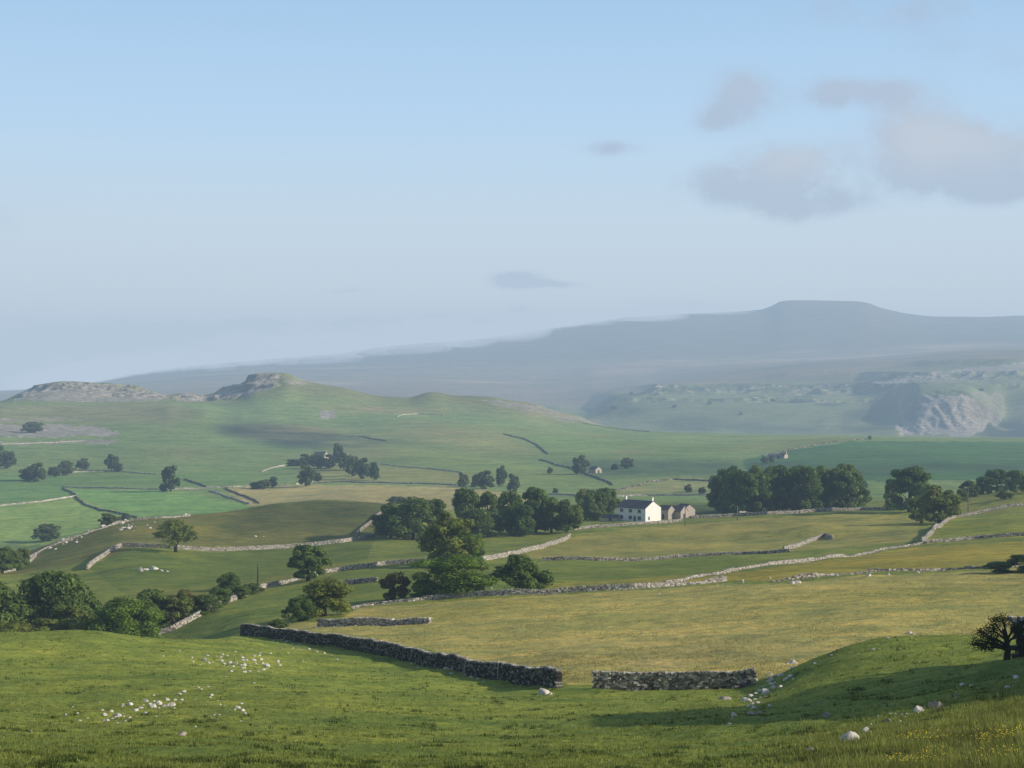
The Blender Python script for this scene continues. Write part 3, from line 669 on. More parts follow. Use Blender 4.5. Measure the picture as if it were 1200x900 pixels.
def trunk_mesh(name, seed, h, r, rx, nl, mat='bark'):
    st = random.getstate(); random.seed(seed); mb = MB()
    pts = [(0, 0, -.4), (random.uniform(-.1, .1), random.uniform(-.1, .1), h * .22), (random.uniform(-.3, .3), random.uniform(-.3, .3), h * .5), (random.uniform(-.5, .5), random.uniform(-.5, .5), h * .8)]
    mb.tube(pts, [r * 1.35, r, r * .65, r * .2], 9)
    for i in range(nl):
        a = i * 2.4 + random.uniform(-.4, .4); z0 = h * random.uniform(.2, .55); L = rx * random.uniform(.55, .9)
        tube_parts(mb, (0, 0, z0), (math.cos(a) * L, math.sin(a) * L, z0 + h * random.uniform(.12, .35)), r * .4, r * .06, .25, 6)
    me = bpy.data.meshes.new(name); me.from_pydata(mb.v, [], mb.f); me.materials.append(M[mat])
    me.polygons.foreach_set('use_smooth', [True] * len(me.polygons)); me.update(); random.setstate(st); return me
def protos(key, mat, specs, n, leaf):
    out = []
    for i, (rx, rz, zc, ncl, low) in enumerate(specs):
        s = sum(ord(c) for c in key) * 7 + i
        out.append((trunk_mesh('trunk', s, 10, .32, rx, 7), crown_mesh('crown', s, mat, n, leaf, rx, rz, zc, ncl, low), rx))
    return out
T_ = {
 'far': protos('far', 'far_leaf', [(5.2, 4.7, 5.2, 38, .2), (4.6, 4.4, 5.5, 34, .3), (5.6, 4.2, 4.8, 40, .1)], 3000, 1.05),
 'oak': protos('oak', 'oak', [(4.4, 4.7, 5.4, 36, .3), (4.8, 4.6, 5.2, 40, .4), (4.0, 4.8, 5.4, 32, .6), (5.2, 4.4, 5.2, 44, .2)], 9500, .55),
 'ash': protos('ash', 'ash', [(4.4, 4.5, 5.4, 32, .5), (4.8, 4.4, 5.3, 38, .3), (4.0, 4.6, 5.6, 28, .8)], 8500, .5),
 'bright': protos('bright', 'bright', [(4.9, 4.8, 5.2, 46, .05), (5.2, 4.8, 5.0, 50, .05)], 16000, .40),
 'rusty': protos('rusty', 'rusty', [(5.0, 4.4, 5.0, 28, .3)], 5500, .6),
 'airy': protos('airy', 'ash', [(5.2, 3.6, 6.3, 24, 2.2)], 3300, .5),
}
cnt = {}
def tree(kind, px, py, hp, wp, label, group=None, dmin=200, dmax=13000, name='broadleaf_tree', d=None):
    """hp, wp: apparent height and spread in photo pixels at its distance"""
    p = spot(px, d) if d else at(px, py, dmin, dmax)
    i = cnt.get(kind, 0); cnt[kind] = i + 1
    tk, cr, rx = T_[kind][i % len(T_[kind])]
    m_ = p.y / F; H = hp * .95 * m_ / 10.0; W = wp * 1.18 * m_ / (2 * rx)
    e = empty(name, (p.x, p.y, p.z - .1), random.uniform(0, 6.28), (W, W, H))
    obj('trunk', tk, e); obj('crown', cr, e)
    return tag(e, label, 'tree' if 'bush' not in name else 'bush', group)
def ordn(i): return ['first', 'second', 'third', 'fourth', 'fifth', 'sixth', 'seventh', 'eighth', 'ninth', 'tenth', 'eleventh', 'twelfth', 'thirteenth', 'fourteenth', 'fifteenth', 'sixteenth'][i]
FG = 'hazy trees scattered in the valley'
for a in [
 (38, 507, 14, 24, 'hazy round bush alone on the pale limestone terrace'),
 (-4, 549, 28, 26, 'hazy tree cut by the left edge of the picture'), (9, 549, 22, 18, 'hazy small tree just inside the left edge'),
 (34, 563, 16, 22, 'hazy lower half of the left tree pair'), (44, 564, 23, 22, 'hazy taller tree of the left valley pair'),
 (63, 559, 13, 14, 'tiny hazy tree right of the left valley pair'), (77, 557, 19, 18, 'round hazy tree at the start of the pale valley wall'),
 (98, 550, 14, 15, 'small dark tree beside the stone hut above the valley wall'), (131, 552, 21, 17, 'rounded tree above the middle of the pale valley wall'),
 (139, 553, 11, 9, 'tiny shrub at the right foot of the rounded tree on the valley wall'),
 (200, 576, 32, 23, 'lone round valley tree throwing a shadow onto the pale wall'), (190, 576, 10, 8, 'tiny shrub left of the lone round valley tree'),
 (55, 634, 22, 30, 'dark round tree behind the stony crest at left'),
 (125, 618, 16, 20, 'pale green bush peeping over the stony crest'), (148, 611, 10, 12, 'small dark bush on top of the stony crest'), (138, 613, 9, 12, 'low bush between two others on the stony crest'),
 (300, 573, 9, 14, 'low shrub left of the valley wall clump'), (310, 573, 12, 16, 'low wide shrub on the valley wall'), (320, 571, 14, 10, 'narrow small tree on the valley wall'),
 (358, 570, 27, 20, 'dark round tree below the farm clump with shadow to its left'), (371, 565, 12, 12, 'small tree right of the dark round valley tree'),
 (345, 546, 9, 18, 'low hedge tree at left end of the valley farm clump'), (358, 546, 15, 18, 'leftmost full tree of the valley farm clump'), (372, 549, 18, 20, 'second full tree of the valley farm clump'),
 (396, 541, 24, 14, 'tall thin tree rising behind the valley farm clump'), (386, 549, 18, 16, 'tree in the middle of the valley farm clump'), (403, 551, 22, 20, 'broad tree right of centre in the valley farm clump'),
 (414, 558, 26, 18, 'tree near the right of the valley farm clump'), (426, 561, 26, 18, 'second tree from the right in the valley farm clump'), (438, 563, 23, 12, 'rightmost narrow tree of the valley farm clump'),
 (543, 571, 19, 15, 'leftmost of the small trees behind the big wood'), (569, 573, 23, 24, 'broad round tree among those behind the big wood'), (588, 570, 26, 13, 'tall narrow tree among those behind the big wood'), (602, 576, 23, 17, 'rightmost of the small trees behind the big wood'),
 (557, 571, 12, 12, 'lowest of the small trees behind the big wood'),
 (681, 556, 24, 20, 'dark round tree left of the far barn'), (735, 549, 14, 16, 'small round tree right of the far barn'), (644, 555, 8, 7, 'tiny tree on the slope left of the far barn'), (721, 551, 8, 10, 'tiny shrub between the far barn and the small round tree'),
 (651, 578, 7, 8, 'tiny shrub in the pale field behind the wood'),
 (807, 577, 10, 9, 'little tree on the rise behind the farmhouse'), (823, 580, 10, 9, 'little tree between the rise and the copse'), (836, 575, 20, 12, 'pale hazy tree at the left shoulder of the copse'),
 (1012, 572, 9, 12, 'tiny shrub in the gap right of the copse'), (896, 543, 9, 9, 'tiny dark tree left of the far farm'), (904, 542, 9, 8, 'tiny dark tree touching the far farm'),
 (1019, 515, 5, 5, 'speck of a tree on the far wall top'),
 (465, 590, 9, 20, 'pale shrub at the top of the shaded hill'),
]:
    tree('far', *a[:4], a[4], FG, dmin=640, name='broadleaf_tree' if a[2] > 13 else 'bush')
FH = 'small dark hawthorns on the far slopes'
for i, (px, py) in enumerate([(740, 463), (790, 478), (832, 474), (868, 486), (905, 470), (720, 480), (1150, 458)]):
    tree('far', px, py, random.uniform(3, 5), random.uniform(5, 9), 'tiny hazy dark hawthorn on the scarred hill across the valley', FH, dmin=3150, name='bush')

WG = 'dark trees of the wood left of the farmhouse'
for a in [
 ('oak', 458, 630, 44, 40, 'leftmost dark tree of the wood above the shaded hill'),
 ('oak', 484, 632, 52, 50, 'broad dark tree at the left of the wood'),
 ('oak', 508, 628, 46, 34, 'dark tree behind the bright ash in the wood'),
 ('oak', 545, 626, 58, 38, 'tall dark tree at the crown of the wood'),
 ('oak', 572, 624, 52, 36, 'fifth dark tree from left in the wood'),
 ('oak', 598, 626, 54, 36, 'dark tree in the middle of the wood'),
 ('oak', 628, 624, 57, 32, 'tall narrow dark tree right of the wood middle'),
 ('oak', 613, 628, 40, 30, 'shorter dark tree in front of the wood middle'),
 ('oak', 646, 624, 44, 34, 'third tree from right in the wood'),
 ('ash', 664, 624, 44, 42, 'lighter grey green round tree near the right of the wood'),
 ('oak', 697, 610, 38, 32, 'dark tree just left of the farmhouse, left of two'),
 ('oak', 710, 609, 40, 30, 'dark tree touching the left end of the farmhouse'),
 ('ash', 685, 604, 34, 24, 'yellowish tree behind the wood and left of the farmhouse'),
 ('oak', 560, 630, 36, 40, 'low dark tree filling the front of the wood'),
]: tree(*a, WG, dmin=470, dmax=680)
CG = 'trees of the dark flat topped copse right of the farmhouse'
cop = [(848, 50, 28), (862, 53, 26), (876, 54, 26), (890, 52, 24), (903, 53, 26), (917, 55, 26), (931, 55, 26), (945, 56, 26), (959, 53, 24), (972, 51, 24), (985, 52, 28), (998, 50, 26)]
for i, (px, h_, w_) in enumerate(cop):
    tree('oak', px, 597, h_ + random.uniform(-2, 1), w_ + 10, 'front row tree, %s from left, in the dark copse' % ordn(i), CG, d=632 + random.uniform(-6, 6))
for i, px in enumerate([856, 884, 910, 938, 965, 990]):
    tree('oak', px, 590, 56 + random.uniform(-2, 2), 40, 'back row tree, %s from left, hidden among the dark copse' % ordn(i), CG, d=652 + random.uniform(-5, 5))
for a in [
 ('oak', 1066, 600, 57, 52, 'tall dark tree left of the bright bending wall'), ('ash', 1101, 615, 53, 50, 'lighter tree hanging over the bright bending wall'),
 ('oak', 1046, 598, 40, 22, 'narrow dark tree at the left edge of the wall pair'), ('ash', 1080, 613, 40, 36, 'low ash between the pair by the bright wall'),
]: tree(*a, 'trees by the bright bending wall', dmin=420, dmax=640)
for a in [
 ('oak', 1136, 583, 22, 22, 'small tree behind the telegraph pole'), ('oak', 1152, 579, 22, 22, 'second tree from left in the right hand row'), ('oak', 1168, 577, 29, 28, 'tallest tree in the row at the right edge'),
 ('oak', 1190, 577, 28, 24, 'fourth tree from left in the right hand row'), ('ash', 1128, 588, 16, 14, 'little bush beside the telegraph pole'), ('oak', 1208, 578, 26, 22, 'last tree of the row cut by the right edge'), ('ash', 1178, 585, 12, 22, 'low bush under the right hand row'),
]: tree(*a, 'row of trees at the right edge', dmin=580, dmax=900)
BG = 'nearer trees in the middle of the picture'
for a in [
 ('ash', 524, 664, 70, 64, 'tall bright ash standing in front of the dark wood', 380), ('bright', 532, 702, 50, 92, 'broad vivid green tree low against the pale wall', 286),
 ('bright', 548, 662, 38, 46, 'vivid green bough tree right of the tall ash', 385), ('oak', 611, 697, 46, 60, 'round dark tree with a domed crown at the pale wall', 288),
 ('rusty', 462, 707, 36, 40, 'rusty brown hawthorn left of the vivid green tree', 288), ('bright', 497, 704, 22, 34, 'low vivid shrub between hawthorn and green tree', 286),
 ('oak', 361, 681, 46, 44, 'lone dark round tree above the climbing wall', 380), ('ash', 380, 722, 48, 70, 'mid green broad tree below the climbing wall', 272),
 ('oak', 350, 728, 30, 34, 'darker low tree left of the mid green broad tree', 268), ('airy', 206, 647, 40, 52, 'airy tree with open crown on the left field wall', 480),
 ('oak', 326, 738, 14, 20, 'small dark bush behind the end of the long dark wall', 250),
]: tree(*a[:6], BG, dmin=a[6] - 25, dmax=a[6] + 170, d=a[6] + 7 if 284 < a[6] < 290 else None)
LG = 'dense trees in the hollow at the left'
for a in [
 ('oak', -8, 748, 84, 66, 'big dark tree cut by the left edge of the hollow'), ('oak', 22, 746, 66, 56, 'dark tree second from the left edge in the hollow'),
 ('oak', 62, 745, 92, 66, 'tallest tree of the left hollow'), ('ash', 80, 752, 58, 60, 'lighter tree in front of the tallest in the hollow'), ('oak', 90, 742, 78, 40, 'narrow dark tree right of the tallest in the hollow'),
 ('ash', 40, 755, 46, 60, 'low mid green tree at the front left of the hollow'), ('ash', 10, 758, 44, 50, 'low light tree at the bottom left of the hollow'), ('ash', 108, 757, 48, 44, 'low tree half hidden behind the grass crest in the hollow'),
 ('bright', 150, 757, 66, 66, 'round fresh green tree at the middle of the hollow'), ('oak', 126, 748, 44, 40, 'dark tree left of the round fresh green one'), ('oak', 178, 742, 54, 42, 'dark tree right of the round fresh green one'),
 ('ash', 203, 741, 46, 42, 'mid green tree right of the dark ones in the hollow'), ('rusty', 218, 737, 38, 40, 'brownish tree at the right end of the hollow'), ('oak', 240, 720, 26, 34, 'low dark tree where the hedge leaves the hollow'),
]: tree(a[0], a[1], a[2], a[3] * .97, a[4] * 1.12, a[5], LG, d=290 + (752 - a[2]) * 1.5 if a[2] > 735 else None, dmin=290, dmax=420)
for a in [
 ('oak', 258, 710, 24, 30, 'hedge tree below the flat topped hawthorn'), ('oak', 268, 699, 30, 32, 'flat topped hawthorn rising above the hedge'), ('oak', 283, 702, 17, 24, 'dark hedge bush right of the flat topped hawthorn'), ('oak', 296, 696, 14, 24, 'last dark bush of the hedge beside the pole'),
]: tree(*a, 'dark hedge by the climbing wall', dmin=320, dmax=430, name='hedge_bush')
for a in [
 ('oak', 2, 672, 34, 34, 'dark tree above the bending wall at far left'), ('ash', 26, 664, 24, 20, 'small lighter tree beside the far left bending wall'), ('oak', 18, 668, 24, 24, 'dark bush between two at the far left bending wall'),
]: tree(*a, 'trees at the far left bending wall', dmin=400, dmax=560)
for a in [
 ('oak', 1172, 671, 14, 40, 'dark low thicket at the right edge of the hay field'), ('oak', 1205, 670, 22, 46, 'taller dark thicket cut by the right edge above the hay field'), ('oak', 1240, 668, 40, 50, 'dark tree just outside the right edge above the hay field'),
]: tree(*a, 'dark thicket at the edge of the hay field', dmin=280, dmax=330)

# hawthorn in the foreground, leaning left from the stone gatepost
def hawthorn():
    p = spot(1181, 94.6); e = empty('hawthorn_tree', (p.x, p.y, p.z - .1), 0, .92)
    tag(e, 'gnarled windswept hawthorn leaning left against the stone gatepost', 'tree')
    m_ = p.y / F
    mb = MB(); H = 2.9
    mb.tube([(0.05, 0, -.3), (-.05, 0, .4), (.05, .05, .9), (-.12, 0, 1.5), (-.3, 0, 2.1)], [.30, .22, .18, .14, .08], 10)
    ends = []
    for (dx, dz, s) in [(-1.9, 1.35, 1.0), (-1.75, .95, .8), (-1.3, 2.0, 1.3), (-1.1, 1.5, .9), (-.7, 2.5, 1.5), (-.2, 2.7, 1.6), (.5, 2.3, 1.4), (-2.1, 1.1, .9), (-.75, 1.2, .8), (.9, 1.9, 1.2), (-1.55, 1.7, 1.1)]:
        y = random.uniform(-.7, .7)
        st = Vector((-.05, 0, s)); en = Vector((dx, y, dz + .1)); mid = st.lerp(en, .5) + Vector((0, y * .2, random.uniform(-.12, .2)))
        mb.tube([st, st.lerp(mid, .5) + Vector((0, 0, .05)), mid, mid.lerp(en, .5) + Vector((0, 0, random.uniform(-.08, .1))), en], [.085, .07, .055, .035, .015], 6)
        ends.append(en); ends.append(mid.lerp(en, .5)); 
        for _ in range(3):
            q = mid.lerp(en, random.random()); t2 = q + Vector((random.uniform(-.35, .2), random.uniform(-.3, .3), random.uniform(-.15, .35)))
            mb.tube([q, q.lerp(t2, .5) + Vector((0, 0, .04)), t2], [.03, .02, .008], 5); ends.append(t2)
    mb.build('trunk', M['bark_dark'], e, True)
    V = []; 
    for en in ends:
        n = 64; v = np.random.normal(size=(n, 3)) * np.array([.19, .2, .11]); V.append(v + np.array(en))
    V = np.vstack(V); k = len(V); N = np.random.normal(size=(k, 3)); N /= np.linalg.norm(N, axis=1)[:, None]
    a = np.cross(N, np.random.normal(size=(k, 3))); a /= np.linalg.norm(a, axis=1)[:, None]; b = np.cross(N, a); s = np.random.uniform(.05, .12, (k, 1))
    quad = np.stack([V - a * s * .6, V + b * s * .4, V + a * s * .6, V - b * s * .4], 1).reshape(-1, 3)
    obj('crown', mesh_np('crown', quad, np.arange(k * 4).reshape(-1, 4), M['hawthorn']), e)
hawthorn()
wall([(1184, 0, 96.4), (1230, 0, 95.6), (1290, 0, 94.6)], 'end of a tall stone wall beside the hawthorn at the right edge', h=2.15, course=.22, length=.42, thick=.62, cope=True, group='drystone walls in the foreground')

# ------------------------------------------------------------------ rocks
def rock_mesh(seed, mat, flat=.7):
    import bmesh
    bm = bmesh.new(); bmesh.ops.create_icosphere(bm, subdivisions=3, radius=.5)
    rs = random.Random(seed); off = Vector((rs.uniform(-50, 50),) * 3)
    from mathutils import noise as mn
    planes = [(Vector((rs.uniform(-1, 1), rs.uniform(-1, 1), rs.uniform(-.3, 1))).normalized(), rs.uniform(.24, .40)) for _ in range(13)]
    for v in bm.verts:
        c = v.co.copy()
        c *= 1 + .30 * mn.noise(c * 2.2 + off) + .12 * mn.noise(c * 6 + off)
        for n, dd in planes:
            k = c.dot(n)
            if k > dd: c -= n * (k - dd) * .9
        v.co = Vector((c.x, c.y * .85, c.z * flat))
    me = bpy.data.meshes.new('limestone_rock'); bm.to_mesh(me); bm.free(); me.materials.append(M[mat]); return me
RK = [rock_mesh(i, 'rock', .48 + .08 * (i % 4)) for i in range(7)]
RD = [rock_mesh(i + 20, 'rock_dull', .6) for i in range(4)]
def rock_at(px, py, wpx, label, group=None, dull=False, dmin=40, dmax=640, lift=.05, name='limestone_rock'):
    p = at(px, py, dmin, dmax); s = wpx * 1.15 * p.y / F
    o = bpy.data.objects.new(name, random.choice(RD if dull else RK)); link(o)
    o.location = (p.x, p.y, p.z + s * lift); o.rotation_euler = (random.uniform(-.25, .25), random.uniform(-.25, .25), random.uniform(0, 6.28))
    k = random.uniform(.8, 1.25); o.scale = (s, s * random.uniform(.8, 1.1), s * k)
    return tag(o, label, 'rock', group)
QUEUE = []
def scatter(lst, label, group, **kw):
    for a in lst: QUEUE.append((a[0], a[1], a[2] * 1.3, label, group, kw))
# left slope, lower cluster
rnd = random.Random(5)
def cluster(cx, cy, sx, sy, n, w0, w1, tilt=0.):
    out = []
    for _ in range(n):
        dx = rnd.gauss(0, sx); out.append((cx + dx, cy + rnd.gauss(0, sy) + dx * tilt, w0 + (w1 - w0) * rnd.random() ** 2.2))
    return out
rock_at(137, 839, 11, 'largest white rock at the left end of the lower left scatter')
rock_at(210, 814, 8, 'pair of white rocks at the right end of the lower left scatter, left one')
rock_at(216, 811, 7, 'pair of white rocks at the right end of the lower left scatter, right one')
rock_at(248, 815, 7, 'lone white rock right of the lower left scatter')
rock_at(213, 862, 13, 'lone dull grey rock low on the left slope', dull=True)
rock_at(210, 763, 4, 'small white stone alone above the scatters near the crest')
rock_at(298, 801, 4, 'small white stone alone below the upper scatter')
rock_at(313, 781, 11, 'white rock at the right end of the upper left scatter')
rock_at(239, 774, 11, 'white rock at the left end of the upper left scatter')
rock_at(298, 774, 8, 'pale rock in the middle of the upper left scatter')
rock_at(269, 777, 9, 'pale rock left of centre in the upper left scatter')
L1 = 'small white limestone rock in the lower scatter on the left grassy slope'
L2 = 'small white limestone rock in the upper scatter on the left grassy slope'
scatter([(145, 827, 6), (153, 826, 7), (158, 833, 6), (172, 822, 6), (180, 829, 8), (186, 824, 7), (192, 828, 7), (169, 836, 5), (203, 827, 7), (205, 821, 5), (123, 838, 6), (125, 845, 6), (130, 834, 5), (91, 836, 4), (93, 845, 5), (77, 838, 4), (50, 832, 3), (85, 829, 3), (278, 830, 6), (284, 833, 6), (287, 837, 5), (274, 832, 4), (283, 825, 4), (258, 826, 3), (232, 806, 4), (244, 805, 4), (236, 808, 3), (251, 838, 3), (249, 843, 3), (257, 838, 3), (152, 842, 4), (229, 852, 3), (180, 815, 3)]
        + cluster(160, 832, 34, 5, 60, 1.5, 5.5, -.16) + cluster(265, 832, 18, 8, 16, 1.2, 3), L1, 'white rocks, lower left scatter')
scatter([(244, 777, 5), (225, 771, 4), (260, 775, 5), (273, 781, 5), (285, 780, 6), (284, 774, 4), (287, 788, 5), (298, 769, 4), (305, 773, 5), (308, 778, 5), (284, 771, 4), (326, 775, 4), (293, 787, 4), (266, 769, 3), (276, 764, 3), (317, 766, 3), (336, 752, 5), (343, 755, 4), (350, 756, 4), (331, 750, 3), (362, 761, 4), (371, 764, 3), (380, 766, 3), (395, 773, 3), (191, 769, 3)]
        + cluster(284, 776, 28, 7, 75, 1.4, 4.8, .05) + cluster(335, 758, 24, 5, 24, 1, 3, .15), L2, 'white rocks, upper left scatter')
scatter([(508, 774, 7), (512, 779, 5), (524, 785, 8), (532, 785, 9), (528, 790, 6), (519, 781, 4), (552, 794, 5), (560, 796, 4), (545, 791, 4), (482, 778, 4), (490, 782, 3), (566, 799, 3), (636, 813, 12), (645, 814, 5)], 'pale rock at the grassy foot of the long dark wall', 'rocks along the foot of the long dark wall')
# right knoll
rock_at(995, 868, 27, 'largest white boulder, domed, near the bottom right')
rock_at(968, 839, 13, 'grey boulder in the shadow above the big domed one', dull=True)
rock_at(928, 778, 13, 'white rock at the top of the stony band on the right knoll')
rock_at(873, 821, 13, 'white rock at the foot of the stony band on the right knoll')
rock_at(860, 839, 10, 'white rock lying left of the shadow below the stony band')
rock_at(1075, 833, 16, 'bright white rock on the sunlit edge of the big shadow')
rock_at(1060, 841, 8, 'small upright white rock left of the bright one on the shadow edge')
rock_at(1015, 858, 14, 'low white rock just right of the big domed boulder')
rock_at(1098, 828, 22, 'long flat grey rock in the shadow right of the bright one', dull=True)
rock_at(948, 880, 13, 'dull brown rock at the bottom below the shadow', dull=True)
scatter([(904, 792, 8), (903, 798, 7), (915, 792, 7), (927, 793, 8), (914, 806, 7), (896, 811, 8), (900, 812, 6), (890, 810, 6), (885, 813, 5), (880, 816, 7), (876, 828, 6), (930, 796, 4), (974, 768, 4), (1023, 762, 5), (1040, 748, 4), (1066, 742, 6), (1071, 743, 4), (955, 778, 4), (902, 828, 6), (893, 806, 5), (908, 801, 5), (1020, 858, 5), (1055, 846, 5), (1074, 853, 4)] + cluster(895, 812, 18, 6, 46, 2, 8, -.8) + cluster(1065, 838, 30, 5, 16, 2, 5, -.35) + cluster(1010, 760, 30, 4, 10, 1, 3, -.2), 'small pale rock in the stony band along the edge of the right knoll', 'pale rocks on the right knoll')
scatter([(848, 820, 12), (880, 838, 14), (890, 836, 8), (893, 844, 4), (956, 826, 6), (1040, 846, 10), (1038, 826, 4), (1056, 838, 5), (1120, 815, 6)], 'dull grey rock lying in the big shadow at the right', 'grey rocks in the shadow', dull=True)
rock_at(1128, 803, 10, 'white rock in the shadow left of the hawthorn, left one')
rock_at(1139, 804, 8, 'white rock in the shadow left of the hawthorn, right one')
rock_at(1192, 795, 12, 'pale rock under the wall end beside the hawthorn')
rock_at(1180, 806, 8, 'small pale rock at the foot of the hawthorn')
# middle distance rocks
rock_at(299, 629, 5, 'white boulder alone on the shaded hill', dmin=460)
rock_at(309, 629, 3, 'tiny rock beside the white boulder on the shaded hill', dmin=460)
scatter([(165, 669, 7), (172, 668, 6), (180, 667, 8), (189, 669, 4), (196, 670, 3)], 'pale rock lying in the field above the wooded hollow', 'rocks in the left field', dmin=340)
scatter(cluster(85, 634, 22, 2.6, 16, 2, 6, -.42) + cluster(155, 616, 14, 4, 16, 2, 7, 0) + cluster(190, 607, 20, 2, 8, 2, 4, -.05), 'limestone block on the stony crest at the left', 'limestone blocks on the left crest', dmin=440)
rock_at(217, 605, 9, 'large squared limestone block at the right end of the stony crest', dmin=560)
scatter([(511, 669, 3), (513, 674, 4), (520, 689, 5), (527, 687, 5), (575, 690, 5), (569, 688, 4)], 'white stone half hidden among the vivid green trees', 'stones by the vivid green trees', dmin=280)
scatter(cluster(860, 684, 50, 2, 12, 1.5, 4, -.12) + cluster(1020, 673, 30, 1.6, 14, 1.5, 5, -.04) + [(1018, 675, 7), (935, 683, 9), (929, 684, 7)], 'stone fallen beside the broken wall at the top of the hay field', 'fallen stones at the hay field edge', dmin=270)

QUEUE.sort(key=lambda q: -q[2])
NB = 235
for q in QUEUE[:NB]: rock_at(q[0], q[1], q[2], q[3], q[4], **q[5])
V = []; FA = []
for q in QUEUE[NB:]:
    p = at(q[0], q[1], q[5].get('dmin', 40), 640); sz = q[2] * p.y / F; me = random.choice(RD if q[5].get('dull') else RK); n0 = len(V)
    mt = Matrix.Translation((p.x, p.y, p.z + .03 * sz)) @ Matrix.Rotation(random.uniform(0, 6.28), 4, 'Z') @ Matrix.Scale(sz, 4)
    V += [tuple(mt @ v.co) for v in me.vertices]; FA += [[n0 + i for i in f.vertices] for f in me.polygons]
tag(obj('limestone_rubble', mesh_np('limestone_rubble', V, FA, M['rock'])), 'countless tiny pale stones lying among the larger rocks in the grass', kind='stuff')

# ------------------------------------------------------------------ farm buildings
def gable_house(name, px, d, label, cat, L, W, eave, ridge, rot, wallmat, chim=(), windows=(), doors=(), group=None, dz=0.0, over=.25):
    """local x along the ridge, local y across; the front is -y"""
    p = spot(px, d); e = empty(name, (p.x, p.y, p.z + dz), rot, .93 if name == 'farmhouse' else 1.0); tag(e, label, cat, group)
    w = MB(); x0, x1, y0, y1 = -L / 2, L / 2, -W / 2, W / 2; b = -2.0
    w.poly([(x0, y0, b), (x1, y0, b), (x1, y0, eave), (x0, y0, eave)]); w.poly([(x1, y1, b), (x0, y1, b), (x0, y1, eave), (x1, y1, eave)])
    w.poly([(x1, y0, b), (x1, y1, b), (x1, y1, eave), (x1, 0, ridge), (x1, y0, eave)]); w.poly([(x0, y1, b), (x0, y0, b), (x0, y0, eave), (x0, 0, ridge), (x0, y1, eave)])
    w.build('wall', M[wallmat], e)
    r = MB(); th = .16; sl = (ridge - eave) / (W / 2); yo = W / 2 + .3; zo = eave - .3 * sl
    for s in (-1, 1):
        lo = (s * yo, zo + .04); hi = (0, ridge + .04)
        xs = (x0 - .1, x1 + .1)
        a = [(xs[0], lo[0], lo[1]), (xs[1], lo[0], lo[1]), (xs[1], hi[0], hi[1]), (xs[0], hi[0], hi[1])]
        c = [(q[0], q[1], q[2] + th) for q in a]
        n = len(r.v); r.v += a + c
        for q in ((0, 3, 2, 1), (4, 5, 6, 7), (0, 1, 5, 4), (1, 2, 6, 5), (2, 3, 7, 6), (3, 0, 4, 7)): r.f.append([n + i for i in q])
    ro = r.build('roof', M['slate'], e)
    for cx, cw in chim:
        c = MB(); c.box((cx, 0, ridge + .35), (cw, .75, 1.9)); c.box((cx, 0, ridge + 1.36), (cw + .18, .93, .16))
        ch = c.build('chimney', M[wallmat], e)
        for s in (-.2, .2):
            c2 = MB(); c2.tube([(cx + s, 0, ridge + 1.42), (cx + s, 0, ridge + 1.85)], [.12, .1], 8); c2.build('chimney_pot', M['stone_house'], ch)
    for (side, u, z, ww, wh) in windows:
        def P(a, zz, out):     # a along the face, out from the face
            if side == 'f': return (a, y0 - out, zz)
            if side == 'r': return (x1 + out, a, zz)
            return (x0 - out, a, zz)
        def slab(mb, a0, a1, z0, z1, o0, o1):
            pts = [P(a0, z0, o0), P(a1, z0, o0), P(a1, z1, o0), P(a0, z1, o0), P(a0, z0, o1), P(a1, z0, o1), P(a1, z1, o1), P(a0, z1, o1)]
            n = len(mb.v); mb.v += pts
            for q in ((0, 1, 2, 3), (4, 7, 6, 5), (0, 4, 5, 1), (1, 5, 6, 2), (2, 6, 7, 3), (3, 7, 4, 0)): mb.f.append([n + i for i in q])
        g = MB(); slab(g, u - ww / 2, u + ww / 2, z - wh / 2, z + wh / 2, .004, .03)
        wo = g.build('window', M['glass'], e)
        fr = MB()
        for a0, a1, z0, z1 in ((u - ww / 2 - .06, u - ww / 2 + .03, z - wh / 2, z + wh / 2), (u + ww / 2 - .03, u + ww / 2 + .06, z - wh / 2, z + wh / 2), (u - .03, u + .03, z - wh / 2, z + wh / 2)):
            slab(fr, a0, a1, z0, z1, .006, .06)
        fr.build('frame', M['frame'], wo)
        sl_ = MB(); slab(sl_, u - ww / 2 - .15, u + ww / 2 + .15, z - wh / 2 - .14, z - wh / 2 - .002, .002, .14); sl_.build('sill', M['stone_pale'], wo)
    for (side, u, dw, dh) in doors:
        g = MB()
        if side == 'f': g.box((u, y0 - .03, dh / 2), (dw, .05, dh))
        else: g.box((x1 + .03, u, dh / 2), (.05, dw, dh))
        do = g.build('door', M['door'], e)
        h2 = MB(); h2.box(((u + dw * .35), y0 - .08, 1.0) if side == 'f' else (x1 + .08, u + dw * .35, 1.0), (.06, .06, .12)); h2.build('handle', M['metal'], do)
    return e
ROT = R(-44)      # front looks to the left and towards the viewer
ff = [('f', u, z, 1.5, h) for u in (-4.6, -.2, 4.2) for z, h in ((1.35, 1.25), (3.95, 1.15))]
gable_house('farmhouse', 748.5, 600, 'white two storey farmhouse with slate roof and bright sunlit gable', 'house', 14.4, 9.4, 5.0, 7.6, ROT, 'white', chim=((6.6, .9), (-6.5, .8)),
            windows=ff + [('r', -2.6, 1.3, .8, 1.1)], doors=(('f', 1.9, 1.0, 2.0),), dz=.2)
gable_house('stone_barn', 793, 612, 'small brown stone barn right of the white farmhouse', 'barn', 6.6, 5.0, 3.1, 4.8, R(-38), 'stone_house', windows=[('f', -.5, 1.6, 1.0, .8)], doors=(('r', 0, 1.6, 2.1),), dz=-.2)
gable_house('outbuilding', 803, 618, 'pale rendered outbuilding at the right end of the farm', 'barn', 5.5, 5.0, 3.0, 4.7, R(-60), 'stone_pale', doors=(('f', 0, 1.0, 2.0),), dz=-.1)
